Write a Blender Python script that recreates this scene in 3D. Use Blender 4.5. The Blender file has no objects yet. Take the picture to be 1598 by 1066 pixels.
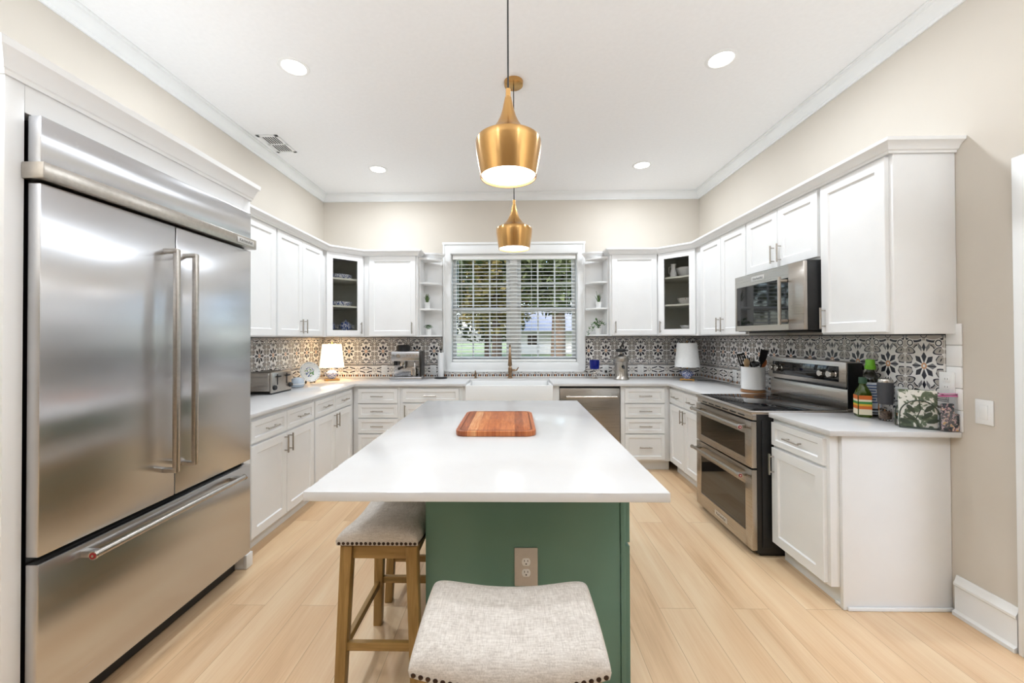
import bpy, bmesh, math, random
from mathutils import Vector, Matrix
PI = math.pi
S = bpy.context.scene
C = S.collection

# ------------------------------------------------------------------ camera
cam = bpy.data.cameras.new('camera')
cam.sensor_width = 36.0
cam.lens = 619.8246 / 1598 * 36
cam.shift_x = (799 - 790.3125) / 1598
cam.shift_y = (520.7541 - 533) / 1598
cam.clip_start = 0.02
cam.clip_end = 400
camo = bpy.data.objects.new('camera', cam)
C.objects.link(camo)
yaw, pitch, roll = 0.0174, 0.0091, -0.0036
r = Vector((math.cos(yaw), math.sin(yaw), 0)); fw = Vector((-math.sin(yaw), math.cos(yaw), 0)); up = Vector((0, 0, 1))
fw, up = math.cos(pitch) * fw + math.sin(pitch) * up, math.cos(pitch) * up - math.sin(pitch) * fw
r, up = math.cos(roll) * r + math.sin(roll) * up, math.cos(roll) * up - math.sin(roll) * r
M = Matrix((r, up, -fw)).transposed().to_4x4()
M.translation = Vector((0, 0, 1.3873))
camo.matrix_world = M
S.camera = camo

# ------------------------------------------------------------------ sky, exposure, daylight
S.view_settings.view_transform = 'Standard'
S.view_settings.look = 'None'
S.view_settings.gamma = 1.0
S.view_settings.exposure = 0.31
S.view_settings.use_curve_mapping = False
world = bpy.data.worlds.new('sky'); S.world = world
world.use_nodes = True
wn = world.node_tree
wn.nodes.clear()
wo = wn.nodes.new('ShaderNodeOutputWorld'); wb = wn.nodes.new('ShaderNodeBackground')
wsky = wn.nodes.new('ShaderNodeTexSky')
wsky.sky_type = 'NISHITA'; wsky.sun_disc = False; wsky.sun_elevation = math.radians(42); wsky.sun_rotation = math.radians(200)
wsky.air_density = 1.0; wsky.dust_density = 3.0
wn.links.new(wsky.outputs[0], wb.inputs[0]); wn.links.new(wb.outputs[0], wo.inputs[0])
wb.inputs[1].default_value = 0.6
CAN_POWER = 12.0        # each recessed ceiling light
PENDANT_POWER = .5
UPLIGHT_POWER = 40.0   # each added uplight behind the camera, lifting the ceiling brightness
LAMP_TINT = (.90, .97, 1.05)

# ------------------------------------------------------------------ main dimensions
XL, XR, YB, YF = -2.284, 2.208, 4.730, -4.2
CEIL = 3.10
CT, CTH = 0.911, 0.028      # worktop top and thickness
UZ0, UZ1 = 1.397, 2.325     # wall cabinets

# ------------------------------------------------------------------ materials
def srgb(*c):
    return tuple(((v / 255) / 12.92 if v / 255 <= .04045 else ((v / 255 + .055) / 1.055) ** 2.4) for v in c)

class NT:
    """tiny helper to write node graphs"""
    def __init__(self, m):
        self.m = m; self.nt = m.node_tree; self.n = self.nt.nodes; self.l = self.nt.links
        self.b = self.n['Principled BSDF']
    def node(self, t, **kw):
        n = self.n.new(t)
        for k, v in kw.items(): setattr(n, k, v)
        return n
    def set(self, sock, v):
        if isinstance(v, E): v = v.s
        if isinstance(v, bpy.types.NodeSocket): self.l.new(v, sock)
        else: sock.default_value = v
    def math(self, op, *a):
        n = self.node('ShaderNodeMath', operation=op)
        for i, v in enumerate(a): self.set(n.inputs[i], v)
        return E(self, n.outputs[0])
    def mix(self, f, a, b):
        n = self.node('ShaderNodeMix', data_type='RGBA')
        self.set(n.inputs[0], f)
        for i, v in ((6, a), (7, b)):
            if isinstance(v, tuple): v = (*v[:3], 1)
            self.set(n.inputs[i], v)
        return n.outputs[2]
    def coord(self, kind='Object', scale=None, rot=None):
        t = self.node('ShaderNodeTexCoord')
        o = t.outputs[kind]
        if scale or rot:
            mp = self.node('ShaderNodeMapping')
            if scale: mp.inputs['Scale'].default_value = scale
            if rot: mp.inputs['Rotation'].default_value = rot
            self.l.new(o, mp.inputs[0]); o = mp.outputs[0]
        return o
    def noise(self, scale, co=None, detail=3, rough=.5, dist=0):
        n = self.node('ShaderNodeTexNoise')
        n.inputs['Scale'].default_value = scale; n.inputs['Detail'].default_value = detail
        n.inputs['Roughness'].default_value = rough; n.inputs['Distortion'].default_value = dist
        if co is not None: self.l.new(co, n.inputs['Vector'])
        return E(self, n.outputs[0])
    def ramp(self, f, stops):
        n = self.node('ShaderNodeValToRGB')
        el = n.color_ramp.elements
        while len(el) > 1: el.remove(el[-1])
        for i, (p, c) in enumerate(stops):
            e = el[0] if i == 0 else el.new(p)
            e.position = p; e.color = (*c[:3], 1)
        self.set(n.inputs[0], f)
        return n.outputs[0]
    def bump(self, h, strength=.2, dist=.01):
        n = self.node('ShaderNodeBump')
        n.inputs['Strength'].default_value = strength; n.inputs['Distance'].default_value = dist
        self.set(n.inputs['Height'], h); self.l.new(n.outputs[0], self.b.inputs['Normal'])

class E:
    def __init__(self, t, s): self.t = t; self.s = s
    def __add__(self, o): return self.t.math('ADD', self, o)
    __radd__ = __add__
    def __sub__(self, o): return self.t.math('SUBTRACT', self, o)
    def __rsub__(self, o): return self.t.math('SUBTRACT', o, self)
    def __mul__(self, o): return self.t.math('MULTIPLY', self, o)
    __rmul__ = __mul__
    def __truediv__(self, o): return self.t.math('DIVIDE', self, o)
    def __lt__(self, o): return self.t.math('LESS_THAN', self, o)
    def __gt__(self, o): return self.t.math('GREATER_THAN', self, o)
    def abs(self): return self.t.math('ABSOLUTE', self)
    def fract(self): return self.t.math('FRACT', self)
    def sin(self): return self.t.math('SINE', self)
    def cos(self): return self.t.math('COSINE', self)
    def sqrt(self): return self.t.math('SQRT', self)
    def min(self, o): return self.t.math('MINIMUM', self, o)
    def max(self, o): return self.t.math('MAXIMUM', self, o)
    def band(self, a, b): return (self > a) * (self < b)

def mat(name, col, rough=.5, metal=0.0, **kw):
    m = bpy.data.materials.new(name); m.use_nodes = True
    b = m.node_tree.nodes['Principled BSDF']
    b.inputs['Base Color'].default_value = (*col, 1)
    b.inputs['Roughness'].default_value = rough; b.inputs['Metallic'].default_value = metal
    for k, v in kw.items():
        k = k.replace('_', ' ')
        b.inputs[k].default_value = (*v, 1) if isinstance(v, tuple) else v
    return m

def emit(name, col, strength):
    return mat(name, (.9, .9, .9), .5, Emission_Color=col, Emission_Strength=strength)

def noisy(name, c1, c2, scale, rough, stretch=None, bump=0, metal=0, detail=4, lo=.3, hi=.7, **kw):
    m = mat(name, c1, rough, metal, **kw); t = NT(m)
    co = t.coord('Object', scale=stretch)
    f = t.noise(scale, co, detail)
    t.l.new(t.ramp(f, [(lo, c1), (hi, c2)]), t.b.inputs['Base Color'])
    if bump: t.bump(f, bump, .004)
    return m

W_CAB = noisy('cabinet_white_paint', srgb(240, 240, 239), srgb(243, 243, 242), 6, .38, bump=.01)
W_TRIM = noisy('trim_white_paint', srgb(236, 237, 236), srgb(240, 241, 240), 5, .42)
M_WALL = noisy('wall_greige_paint', srgb(211, 203, 191), srgb(214, 206, 194), 3, .75, bump=.03)
M_CEIL = noisy('ceiling_knockdown_paint', srgb(243, 243, 243), srgb(246, 246, 246), 40, .85, bump=.12)
M_QUARTZ = noisy('white_quartz', srgb(219, 218, 217), srgb(213, 211, 209), 3.0, .16, detail=8, lo=.45, hi=.75)
M_CHROME = mat('polished_nickel', srgb(205, 200, 194), .2, 1)
M_NICKEL = noisy('brushed_nickel', srgb(178, 172, 164), srgb(190, 184, 176), 60, .32, metal=1)
M_DARKSTEEL = mat('dark_steel', srgb(70, 68, 66), .35, 1)
M_BLACK = noisy('black_plastic', srgb(16, 16, 17), srgb(24, 24, 25), 20, .4)
M_BLACKMATTE = noisy('matte_black', srgb(22, 22, 23), srgb(30, 30, 30), 20, .7)
M_BLACKGLASS = mat('black_glass', (.006, .006, .007), .04, 0, Specular_IOR_Level=.6)
M_OVENGLASS = mat('oven_door_glass', (.012, .010, .009), .05, 0, Specular_IOR_Level=.9)
M_GREEN = noisy('island_green_paint', srgb(100, 138, 124), srgb(103, 141, 127), 5, .4)
M_PORC = mat('white_fireclay', srgb(242, 242, 241), .12)
M_PLASTIC = noisy('white_plastic', srgb(238, 238, 236), srgb(242, 242, 240), 8, .35)
M_BULB = emit('lamp_lens_glow', (1.0, .96, .90), 6.0)
M_PENDGLOW = emit('pendant_diffuser_glow', (1.0, .96, .90), 4.0)
M_SHADE_LIT = emit('lit_lamp_shade_linen', (1.0, .86, .62), 1.0)
M_SHADE = noisy('white_linen_shade', srgb(236, 236, 234), srgb(228, 228, 226), 90, .85)
M_BRONZE = mat('champagne_bronze', srgb(160, 134, 108), .3, 1)
M_RED = mat('red_enamel', srgb(150, 22, 30), .3)
M_SATIN = noisy('satin_nickel_plate', srgb(200, 194, 188), srgb(206, 200, 194), 30, .38, metal=.35)
M_BADGE = mat('badge_silver', srgb(215, 213, 210), .35, .6)
M_INK = mat('badge_ink', srgb(60, 60, 62), .5)
M_WINFRAME = noisy('window_white_vinyl', srgb(240, 240, 238), srgb(244, 244, 242), 5, .4)
M_BLIND = noisy('blind_white_slat', srgb(236, 236, 233), srgb(241, 241, 238), 12, .45)
M_GLASS = mat('clear_glass', (1, 1, 1), .0, 0, Transmission_Weight=1.0, IOR=1.02)
M_CLEAR = mat('clear_acrylic', (.95, .95, .95), .03, 0, Transmission_Weight=1.0, IOR=1.3)
M_INTERIOR = noisy('cabinet_interior_grey', srgb(206, 208, 198), srgb(212, 214, 204), 5, .6)
M_SHELFGREY = noisy('cabinet_shelf_grey', srgb(206, 206, 194), srgb(212, 212, 200), 5, .5)
M_COPPER = noisy('copper_base', srgb(150, 105, 66), srgb(170, 125, 84), 10, .4)
M_BLUEGLASS = mat('cobalt_blue_glass', srgb(18, 34, 130), .08, 0, Transmission_Weight=.25)
M_LEAF = noisy('plant_leaf_green', srgb(52, 96, 40), srgb(96, 140, 70), 30, .5)
M_LEAF_DARK = noisy('succulent_leaf', srgb(38, 66, 36), srgb(120, 146, 88), 60, .5)
M_POT = noisy('white_ceramic_pot', srgb(236, 236, 234), srgb(240, 240, 238), 10, .4)
M_SOIL = noisy('potting_soil', srgb(50, 38, 28), srgb(72, 56, 42), 60, .9)
M_RUBBER = noisy('grey_rubber', srgb(62, 62, 66), srgb(70, 70, 74), 20, .6)
M_GOLD = noisy('gilt_brass', srgb(196, 150, 84), srgb(206, 162, 98), 20, .3, metal=1)

def brushed(name, c, rough, axis):
    m = mat(name, c, rough, 1); t = NT(m)
    sc = {'x': (1.5, 320, 320), 'y': (320, 1.5, 320), 'z': (320, 320, 1.5)}[axis]
    f = t.noise(1.0, t.coord('Object', scale=sc), 3, .6)
    c2 = tuple(v * .97 for v in c)
    t.l.new(t.ramp(f, [(.3, c2), (.7, c)]), t.b.inputs['Base Color'])
    rr = f * .06 + (rough - .03)
    t.l.new(rr.s, t.b.inputs['Roughness'])
    tg = t.node('ShaderNodeTangent', direction_type='RADIAL', axis='Z')
    t.b.inputs['Anisotropic'].default_value = .9
    if axis == 'z': t.b.inputs['Anisotropic Rotation'].default_value = .25
    t.l.new(tg.outputs[0], t.b.inputs['Tangent'])
    return m
M_STEEL = brushed('brushed_stainless', srgb(208, 209, 212), .26, 'x')
M_STEEL_DARK = brushed('brushed_stainless_appliance', srgb(188, 181, 173), .28, 'x')
M_BRASS = brushed('brushed_brass', srgb(200, 156, 98), .25, 'z')
M_BRASS.node_tree.nodes['Principled BSDF'].inputs['Anisotropic'].default_value = .8

def floor_mat():
    m = mat('light_oak_plank', srgb(222, 192, 156), .35); t = NT(m)
    mp = t.coord('Object', rot=(0, 0, PI / 2))
    br = t.node('ShaderNodeTexBrick', offset=.37, squash=1)
    br.inputs['Scale'].default_value = 1.0
    br.inputs['Brick Width'].default_value = 1.5; br.inputs['Row Height'].default_value = .185
    br.inputs['Mortar Size'].default_value = .0012; br.inputs['Mortar Smooth'].default_value = .3
    br.inputs['Bias'].default_value = 0
    br.inputs['Color1'].default_value = (0, 0, 0, 1); br.inputs['Color2'].default_value = (1, 1, 1, 1)
    br.inputs['Mortar'].default_value = (.5, .5, .5, 1)
    t.l.new(mp, br.inputs['Vector'])
    tone = E(t, br.outputs['Color']); mort = E(t, br.outputs['Fac'])
    # grain, shifted plank by plank
    obj = t.coord('Object')
    sep = t.node('ShaderNodeSeparateXYZ'); t.l.new(obj, sep.inputs[0])
    cmb = t.node('ShaderNodeCombineXYZ')
    t.set(cmb.inputs[0], E(t, sep.outputs[0]) * 9.0); t.set(cmb.inputs[1], E(t, sep.outputs[1]) * .75); t.set(cmb.inputs[2], tone * 37.0)
    g1 = t.noise(1.0, cmb.outputs[0], 5, .55, .6)
    cmb2 = t.node('ShaderNodeCombineXYZ')
    t.set(cmb2.inputs[0], E(t, sep.outputs[0]) * 110.0); t.set(cmb2.inputs[1], E(t, sep.outputs[1]) * 3.0); t.set(cmb2.inputs[2], tone * 11.0)
    g2 = t.noise(1.0, cmb2.outputs[0], 4, .6)
    f = g1 * .62 + g2 * .22 + tone * .16
    col = t.ramp(f, [(.30, srgb(204, 164, 122)), (.45, srgb(226, 190, 149)), (.58, srgb(234, 204, 165)), (.75, srgb(241, 217, 184))])
    col = t.mix(mort, col, srgb(184, 148, 112))
    t.l.new(col, t.b.inputs['Base Color'])
    t.bump(mort * -1.0 + g2 * .08, .15, .002)
    return m
M_FLOOR = floor_mat()

def linen_mat():
    m = mat('greige_linen', srgb(205, 196, 186), .9); t = NT(m)
    a = t.noise(1, t.coord('Object', scale=(36, 330, 330)), 3, .6)
    b = t.noise(1, t.coord('Object', scale=(330, 36, 330)), 3, .6)
    w = t.noise(24, t.coord('Object'), 2)
    f = a * .42 + b * .42 + w * .16
    t.l.new(t.ramp(f, [(.34, srgb(176, 166, 156)), (.5, srgb(207, 199, 190)), (.64, srgb(226, 220, 212))]), t.b.inputs['Base Color'])
    t.bump(f, .35, .002)
    return m
M_LINEN = linen_mat()

def wood(name, c1, c2, axis='z', rough=.45):
    m = mat(name, c1, rough); t = NT(m)
    sc = {'x': (1.6, 28, 28), 'y': (28, 1.6, 28), 'z': (28, 28, 1.6)}[axis]
    f = t.noise(2.2, t.coord('Object', scale=sc), 5, .6, .8)
    t.l.new(t.ramp(f, [(.3, c1), (.7, c2)]), t.b.inputs['Base Color'])
    t.bump(f, .08, .002)
    return m
M_STOOLWOOD = wood('weathered_oak', srgb(138, 106, 54), srgb(172, 136, 80))
M_STOOLWOODX = wood('weathered_oak_rail', srgb(138, 106, 54), srgb(172, 136, 80), 'x')
M_STOOLWOODY = wood('weathered_oak_side_rail', srgb(138, 106, 54), srgb(172, 136, 80), 'y')
M_NAIL = mat('antique_nailhead', srgb(62, 46, 36), .4, .7)

def board_mat():
    m = mat('acacia_board', srgb(170, 95, 50), .4); t = NT(m)
    sep = t.node('ShaderNodeSeparateXYZ'); t.l.new(t.coord('Object'), sep.inputs[0])
    x = E(t, sep.outputs[0]); y = E(t, sep.outputs[1])
    cmb = t.node('ShaderNodeCombineXYZ')
    stave = t.math('FLOOR', x * 22.0)
    t.set(cmb.inputs[0], x * 60.0); t.set(cmb.inputs[1], y * 6.0); t.set(cmb.inputs[2], stave * 5.3)
    f = t.noise(1.0, cmb.outputs[0], 5, .6, 1.2)
    cmb2 = t.node('ShaderNodeCombineXYZ'); t.set(cmb2.inputs[0], stave * 3.17)
    v = t.noise(1.0, cmb2.outputs[0], 0)
    k = f * .55 + v * .6 - .05
    t.l.new(t.ramp(k, [(.3, srgb(120, 58, 28)), (.48, srgb(178, 98, 52)), (.62, srgb(205, 128, 76)), (.75, srgb(222, 170, 120))]), t.b.inputs['Base Color'])
    return m
M_BOARD = board_mat()

def blue_white(name, scale=70, thr=.5):
    m = mat(name, (.8, .8, .8), .15); t = NT(m)
    f = t.noise(scale, t.coord('Object'), 3, .6, 1.5)
    t.l.new(t.ramp(f, [(thr - .02, srgb(58, 84, 150)), (thr + .03, srgb(232, 234, 238))]), t.b.inputs['Base Color'])
    return m
M_BLUEWHITE = blue_white('blue_and_white_porcelain', 70, .52)
M_BLUEWHITE2 = blue_white('blue_patterned_dish', 55, .47)

def tile_mat():
    """glazed tiles in metres: u along the wall, v = height; ornament drawn with distance functions"""
    m = mat('patterned_encaustic_tile', (.8, .8, .8), .22); t = NT(m)
    uv = t.node('ShaderNodeUVMap', uv_map='UVMap')
    sep = t.node('ShaderNodeSeparateXYZ'); t.l.new(uv.outputs[0], sep.inputs[0])
    u = E(t, sep.outputs[0]); z = E(t, sep.outputs[1])
    W, H = .204, .334
    ZC = 1.226
    x = ((u / W).fract() - .5) * W
    ax = x.abs(); y = z - ZC; ay = y.abs(); ys = y * .86
    rr = (x * x + ys * ys).sqrt()
    th = t.math('ARCTAN2', ys, x)
    a1 = t.math('PINGPONG', th + 4 * PI, PI / 8)
    d1 = rr * a1.sin()
    cx = W / 2 - ax; cy = H / 2 - ay
    WHITE, TAUPE, DARK, TAN, GREY = srgb(238, 235, 231), srgb(178, 170, 162), srgb(40, 38, 48), srgb(214, 160, 118), srgb(128, 126, 128)
    wob = (th * 8.0).cos() * .006
    col = t.mix(rr > 9.0, WHITE, TAUPE)
    def put(mask, c):
        nonlocal col
        col = t.mix(mask, col, c)
    def ell(px, py, rx, ry):
        a = (cx - px) / rx; b = (ay - py) / ry
        return (a * a * (1.0 + b * .45) * (1.0 + b * .45) + b * b).sqrt()
    # taupe field toward the corners, with a scalloped edge
    put((rr + wob > .098) * (ay > .030), TAUPE)
    put((rr + wob).band(.093, .099) * (ay > .040), DARK)
    # heart-shaped leaves at the tile sides
    for px, py, rx, ry in ((.016, .036, .026, .026), (.022, .082, .030, .020)):
        q = ell(px, py, rx, ry)
        put(q < 1.22, WHITE)
        put(q.band(.80, 1.04) * (cx > px - .010), DARK)
        put(q < .78, TAUPE)
        put((cx - px + (ay - py) * .5).abs() < (.5 - q) * .010, DARK)
    # palmette above and below the flower
    pa = (ay - .100).abs()
    put(((ax * ax) / (.034 * .034) + (pa * pa) / (.036 * .036)) < 1.0, WHITE)
    for k, (lx, w_) in enumerate(((0.0, .008), (.018, .0065))):
        q = (ax - lx - (ay - .092) * (.0 if k == 0 else .35)).abs()
        put(q < (ay - .076).min(.124 - ay) * .42, GREY if k else DARK)
    # long S-scrolls from the top middle to the corner
    sw = (ax * 34.0).sin() * .014
    sq_ = (cy - .022 - sw).abs()
    put((sq_ < .0105) * (ax > .008), WHITE)
    put((sq_ < .0062) * (ax > .012) * (ax < .098), DARK)
    q2 = ((ax - .074) * (ax - .074) + (cy - .044) * (cy - .044)).sqrt()
    put(q2 < .0215, WHITE); put(q2.band(.0115, .0175), DARK)
    dt = (ax * ax + cy * cy).sqrt()
    put(dt < .017, TAUPE); put(dt.band(.014, .018), DARK)
    dc = (cx * cx + cy * cy).sqrt()
    put(dc < .016, GREY)
    put(rr < .0660, WHITE)
    put((cx < .026) * (ay < .008), WHITE)
    # the flower
    put(rr < .0585, WHITE)
    side = (th.sin().abs() < .3)
    pet = d1 < (rr - .012).min((.064 - rr) * 1.9) * .40
    put(pet, DARK)
    put(pet * side * ((d1 > .0035)), GREY)
    put(rr < .0145, TAN)
    put(rr < .0065, WHITE)
    # grout
    put(cx < .0016, srgb(226, 222, 217))
    put(cy < .0035, DARK)
    # border course
    inb = z.band(.956, 1.050)
    put(z < 1.0575, WHITE)
    put(z.band(1.049, 1.0545), DARK)
    yb = (z - 1.003).abs()
    dm = cx * .8 + yb
    bc = t.mix(dm < .030, WHITE, TAUPE)
    bc = t.mix(dm.band(.020, .0255), bc, WHITE)
    bc = t.mix(dm < .012, bc, WHITE)
    arc = (yb - .014 - (cx * cx) * 2.2).abs()
    bc = t.mix((arc < .0065) * (cx > .030) * (cx < .092), bc, DARK)
    bc = t.mix((yb < .006) * (cx > .062), bc, TAUPE)
    bc = t.mix((yb > .036), bc, WHITE)
    col = t.mix(inb, col, bc)
    # mosaic strip above the worktop
    k = (u / .0272).fract()
    ms = t.mix(k < .5, WHITE, DARK)
    k2 = (u / .0816).fract()
    ms = t.mix((k2 > .70) * (k > .5), ms, TAN)
    col = t.mix(z.band(.924, .948), col, ms)
    k3 = (u / .068).fract()
    col = t.mix(z.band(.952, .9575) * (k3 < .42), col, GREY)
    t.l.new(col, t.b.inputs['Base Color'])
    t.bump((cx < .0016) * -1.0, .3, .002)
    return m
M_TILE = tile_mat()

def napkin_mat():
    m = mat('leaf_print_paper', (.8, .8, .8), .9); t = NT(m)
    f = t.noise(26, t.coord('Object'), 2, .5, 1.0)
    t.l.new(t.ramp(f, [(.42, srgb(92, 104, 84)), (.50, srgb(120, 130, 108)), (.52, srgb(226, 224, 216))]), t.b.inputs['Base Color'])
    return m
M_NAPKIN = napkin_mat()

# ------------------------------------------------------------------ mesh helpers
class MB:
    def __init__(self):
        self.bm = bmesh.new(); self.mats = []
    def mi(self, m):
        if m not in self.mats: self.mats.append(m)
        return self.mats.index(m)
    def _tag(self, faces, m):
        i = self.mi(m)
        for f in faces: f.material_index = i
    def box(self, x0, x1, y0, y1, z0, z1, m, bev=0.0, seg=2):
        bm = self.bm
        x0, x1 = sorted((x0, x1)); y0, y1 = sorted((y0, y1)); z0, z1 = sorted((z0, z1))
        v = [bm.verts.new((x, y, z)) for z in (z0, z1) for y in (y0, y1) for x in (x0, x1)]
        fs = [bm.faces.new([v[i] for i in q]) for q in ((0, 2, 3, 1), (4, 5, 7, 6), (0, 1, 5, 4), (2, 6, 7, 3), (0, 4, 6, 2), (1, 3, 7, 5))]
        self._tag(fs, m)
        if bev:
            es = list({e for f in fs for e in f.edges})
            rr = bmesh.ops.bevel(bm, geom=es, offset=bev, segments=seg, profile=.5, affect='EDGES')
            self._tag(rr['faces'], m)
        return self
    def prism(self, pts, z0, z1, m, bev=0.0):
        """polygon (x,y) extruded in z"""
        bm = self.bm
        a = [bm.verts.new((x, y, z0)) for x, y in pts]; b = [bm.verts.new((x, y, z1)) for x, y in pts]
        n = len(pts)
        fs = [bm.faces.new(a[::-1]), bm.faces.new(b)] + [bm.faces.new((a[i], a[(i + 1) % n], b[(i + 1) % n], b[i])) for i in range(n)]
        bmesh.ops.recalc_face_normals(bm, faces=fs)
        self._tag(fs, m)
        if bev:
            es = list({e for f in fs for e in f.edges})
            rr = bmesh.ops.bevel(bm, geom=es, offset=bev, segments=2, profile=.5, affect='EDGES')
            self._tag(rr['faces'], m)
        return self
    def slabp(self, pts, y0, y1, m, bev=0.0):
        """polygon (x,z) extruded in y"""
        bm = self.bm
        a = [bm.verts.new((x, y0, z)) for x, z in pts]; b = [bm.verts.new((x, y1, z)) for x, z in pts]
        n = len(pts)
        fs = [bm.faces.new(a[::-1]), bm.faces.new(b)] + [bm.faces.new((a[i], a[(i + 1) % n], b[(i + 1) % n], b[i])) for i in range(n)]
        bmesh.ops.recalc_face_normals(bm, faces=fs)
        self._tag(fs, m)
        if bev:
            es = list({e for f in fs for e in f.edges})
            rr = bmesh.ops.bevel(bm, geom=es, offset=bev, segments=2, profile=.5, affect='EDGES')
            self._tag(rr['faces'], m)
        return self
    def ring(self, c, axis_u, axis_v, r, n):
        return [self.bm.verts.new(c + (axis_u * math.cos(2 * PI * i / n) + axis_v * math.sin(2 * PI * i / n)) * r) for i in range(n)]
    def tube(self, pts, rad, m, n=12, cap=True, closed=False):
        bm = self.bm; pts = [Vector(p) for p in pts]; k = len(pts)
        rads = rad if isinstance(rad, (list, tuple)) else [rad] * k
        rings = []; pu = None
        for i, p in enumerate(pts):
            if closed: d = pts[(i + 1) % k] - pts[i - 1]
            else: d = pts[min(i + 1, k - 1)] - pts[max(i - 1, 0)]
            d.normalize()
            if pu is None:
                h = Vector((0, 0, 1)) if abs(d.z) < .9 else Vector((1, 0, 0))
                u_ = d.cross(h).normalized()
            else:
                u_ = (pu - d * pu.dot(d)).normalized()
            v_ = d.cross(u_); pu = u_
            rings.append(self.ring(p, u_, v_, rads[i], n))
        fs = []
        for i in range(k if closed else k - 1):
            a, b = rings[i], rings[(i + 1) % k]
            for j in range(n): fs.append(bm.faces.new((a[j], a[(j + 1) % n], b[(j + 1) % n], b[j])))
        if cap and not closed:
            fs.append(bm.faces.new(rings[0][::-1])); fs.append(bm.faces.new(rings[-1]))
        bmesh.ops.recalc_face_normals(bm, faces=fs)
        self._tag(fs, m); return self
    def cyl(self, p0, p1, r0, m, r1=None, n=20):
        return self.tube([p0, p1], [r0, r0 if r1 is None else r1], m, n)
    def lathe(self, prof, c, m, n=32, axis='z', closed=False):
        """profile of (radius, height) turned about an axis through c"""
        bm = self.bm; c = Vector(c); rings = []
        for (rad, h) in prof:
            ring = []
            if rad < 1e-6:
                p = {'z': (0, 0, h), 'y': (0, h, 0), 'x': (h, 0, 0)}[axis]
                ring = [bm.verts.new(c + Vector(p))]
            else:
                for i in range(n):
                    a = 2 * PI * i / n; cc, ss = rad * math.cos(a), rad * math.sin(a)
                    p = {'z': (cc, ss, h), 'y': (cc, h, ss), 'x': (h, cc, ss)}[axis]
                    ring.append(bm.verts.new(c + Vector(p)))
            rings.append(ring)
        fs = []
        for a, b in zip(rings, rings[1:]):
            for j in range(n):
                q = [a[j % len(a)], a[(j + 1) % n % len(a)], b[(j + 1) % n % len(b)], b[j % len(b)]]
                u = []
                for v in q:
                    if v not in u: u.append(v)
                if len(u) > 2: fs.append(bm.faces.new(u))
        if len(rings[0]) > 1 and closed: fs.append(bm.faces.new(rings[0]))
        if len(rings[-1]) > 1 and closed: fs.append(bm.faces.new(rings[-1]))
        bmesh.ops.recalc_face_normals(bm, faces=fs)
        self._tag(fs, m); return self
    def ball(self, c, rx, ry, rz, m, n=16, k=10):
        pr = [(math.sin(PI * i / k), -math.cos(PI * i / k)) for i in range(k + 1)]
        pr[0] = (0, -1); pr[-1] = (0, 1)
        before = set(self.bm.verts)
        self.lathe(pr, (0, 0, 0), m, n)
        for v in self.bm.verts:
            if v not in before: v.co = Vector(c) + Vector((v.co.x * rx, v.co.y * ry, v.co.z * rz))
        return self
    def sweep(self, prof, path, m, side=1, closed_prof=True):
        """profile (outward, z) along a horizontal path of (x, y); outward is to the left of travel when side=1"""
        bm = self.bm; P = [Vector((x, y)) for x, y in path]; k = len(P); rings = []
        for i, p in enumerate(P):
            d0 = (P[i] - P[i - 1]).normalized() if i else None
            d1 = (P[i + 1] - P[i]).normalized() if i < k - 1 else None
            if d0 is None: d0 = d1
            if d1 is None: d1 = d0
            n0 = Vector((-d0.y, d0.x)) * side; n1 = Vector((-d1.y, d1.x)) * side
            nn = (n0 + n1).normalized(); nn = nn / max(nn.dot(n0), .3)
            rings.append([bm.verts.new((p.x + nn.x * o, p.y + nn.y * o, z)) for o, z in prof])
        fs = []; n = len(prof)
        for a, b in zip(rings, rings[1:]):
            for j in range(n): fs.append(bm.faces.new((a[j], a[(j + 1) % n], b[(j + 1) % n], b[j])))
        fs.append(bm.faces.new(rings[0])); fs.append(bm.faces.new(rings[-1]))
        bmesh.ops.recalc_face_normals(bm, faces=fs)
        self._tag(fs, m); return self
    def shaker(self, x0, x1, z0, z1, m, yf=-.02, t=.02, rail=.055, rec=.009, hole=False):
        """cabinet front: flat frame about a recessed panel, front at y=yf, back at yf+t"""
        bm = self.bm
        def rect(a, b, c, d, y): return [bm.verts.new(p) for p in ((a, y, c), (b, y, c), (b, y, d), (a, y, d))]
        e = .0015
        o0 = rect(x0, x1, z0, z1, yf + e); o = rect(x0 + e, x1 - e, z0 + e, z1 - e, yf); bk = rect(x0, x1, z0, z1, yf + t)
        i0 = rect(x0 + rail, x1 - rail, z0 + rail, z1 - rail, yf)
        s = .006
        fs = []
        def band(a, b):
            for j in range(4): fs.append(bm.faces.new((a[j], a[(j + 1) % 4], b[(j + 1) % 4], b[j])))
        if hole:
            i1 = rect(x0 + rail, x1 - rail, z0 + rail, z1 - rail, yf + t)
            band(o0, o); band(o, i0); band(i0, i1); band(i1, bk); band(bk, o0)
        else:
            i1 = rect(x0 + rail + s, x1 - rail - s, z0 + rail + s, z1 - rail - s, yf + rec)
            band(o0, o); band(o, i0); band(i0, i1); fs.append(bm.faces.new(i1)); band(bk, o0); fs.append(bm.faces.new(bk[::-1]))
        bmesh.ops.recalc_face_normals(bm, faces=fs)
        self._tag(fs, m); return self
    def build(self, name, parent=None, smooth=30, loc=None):
        me = bpy.data.meshes.new(name); self.bm.to_mesh(me); self.bm.free()
        for m in self.mats: me.materials.append(m)
        if smooth:
            for p in me.polygons: p.use_smooth = True
            me.set_sharp_from_angle(angle=math.radians(smooth))
        o = bpy.data.objects.new(name, me); C.objects.link(o)
        if parent is not None: o.parent = parent
        if loc: o.location = loc
        return o

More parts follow.
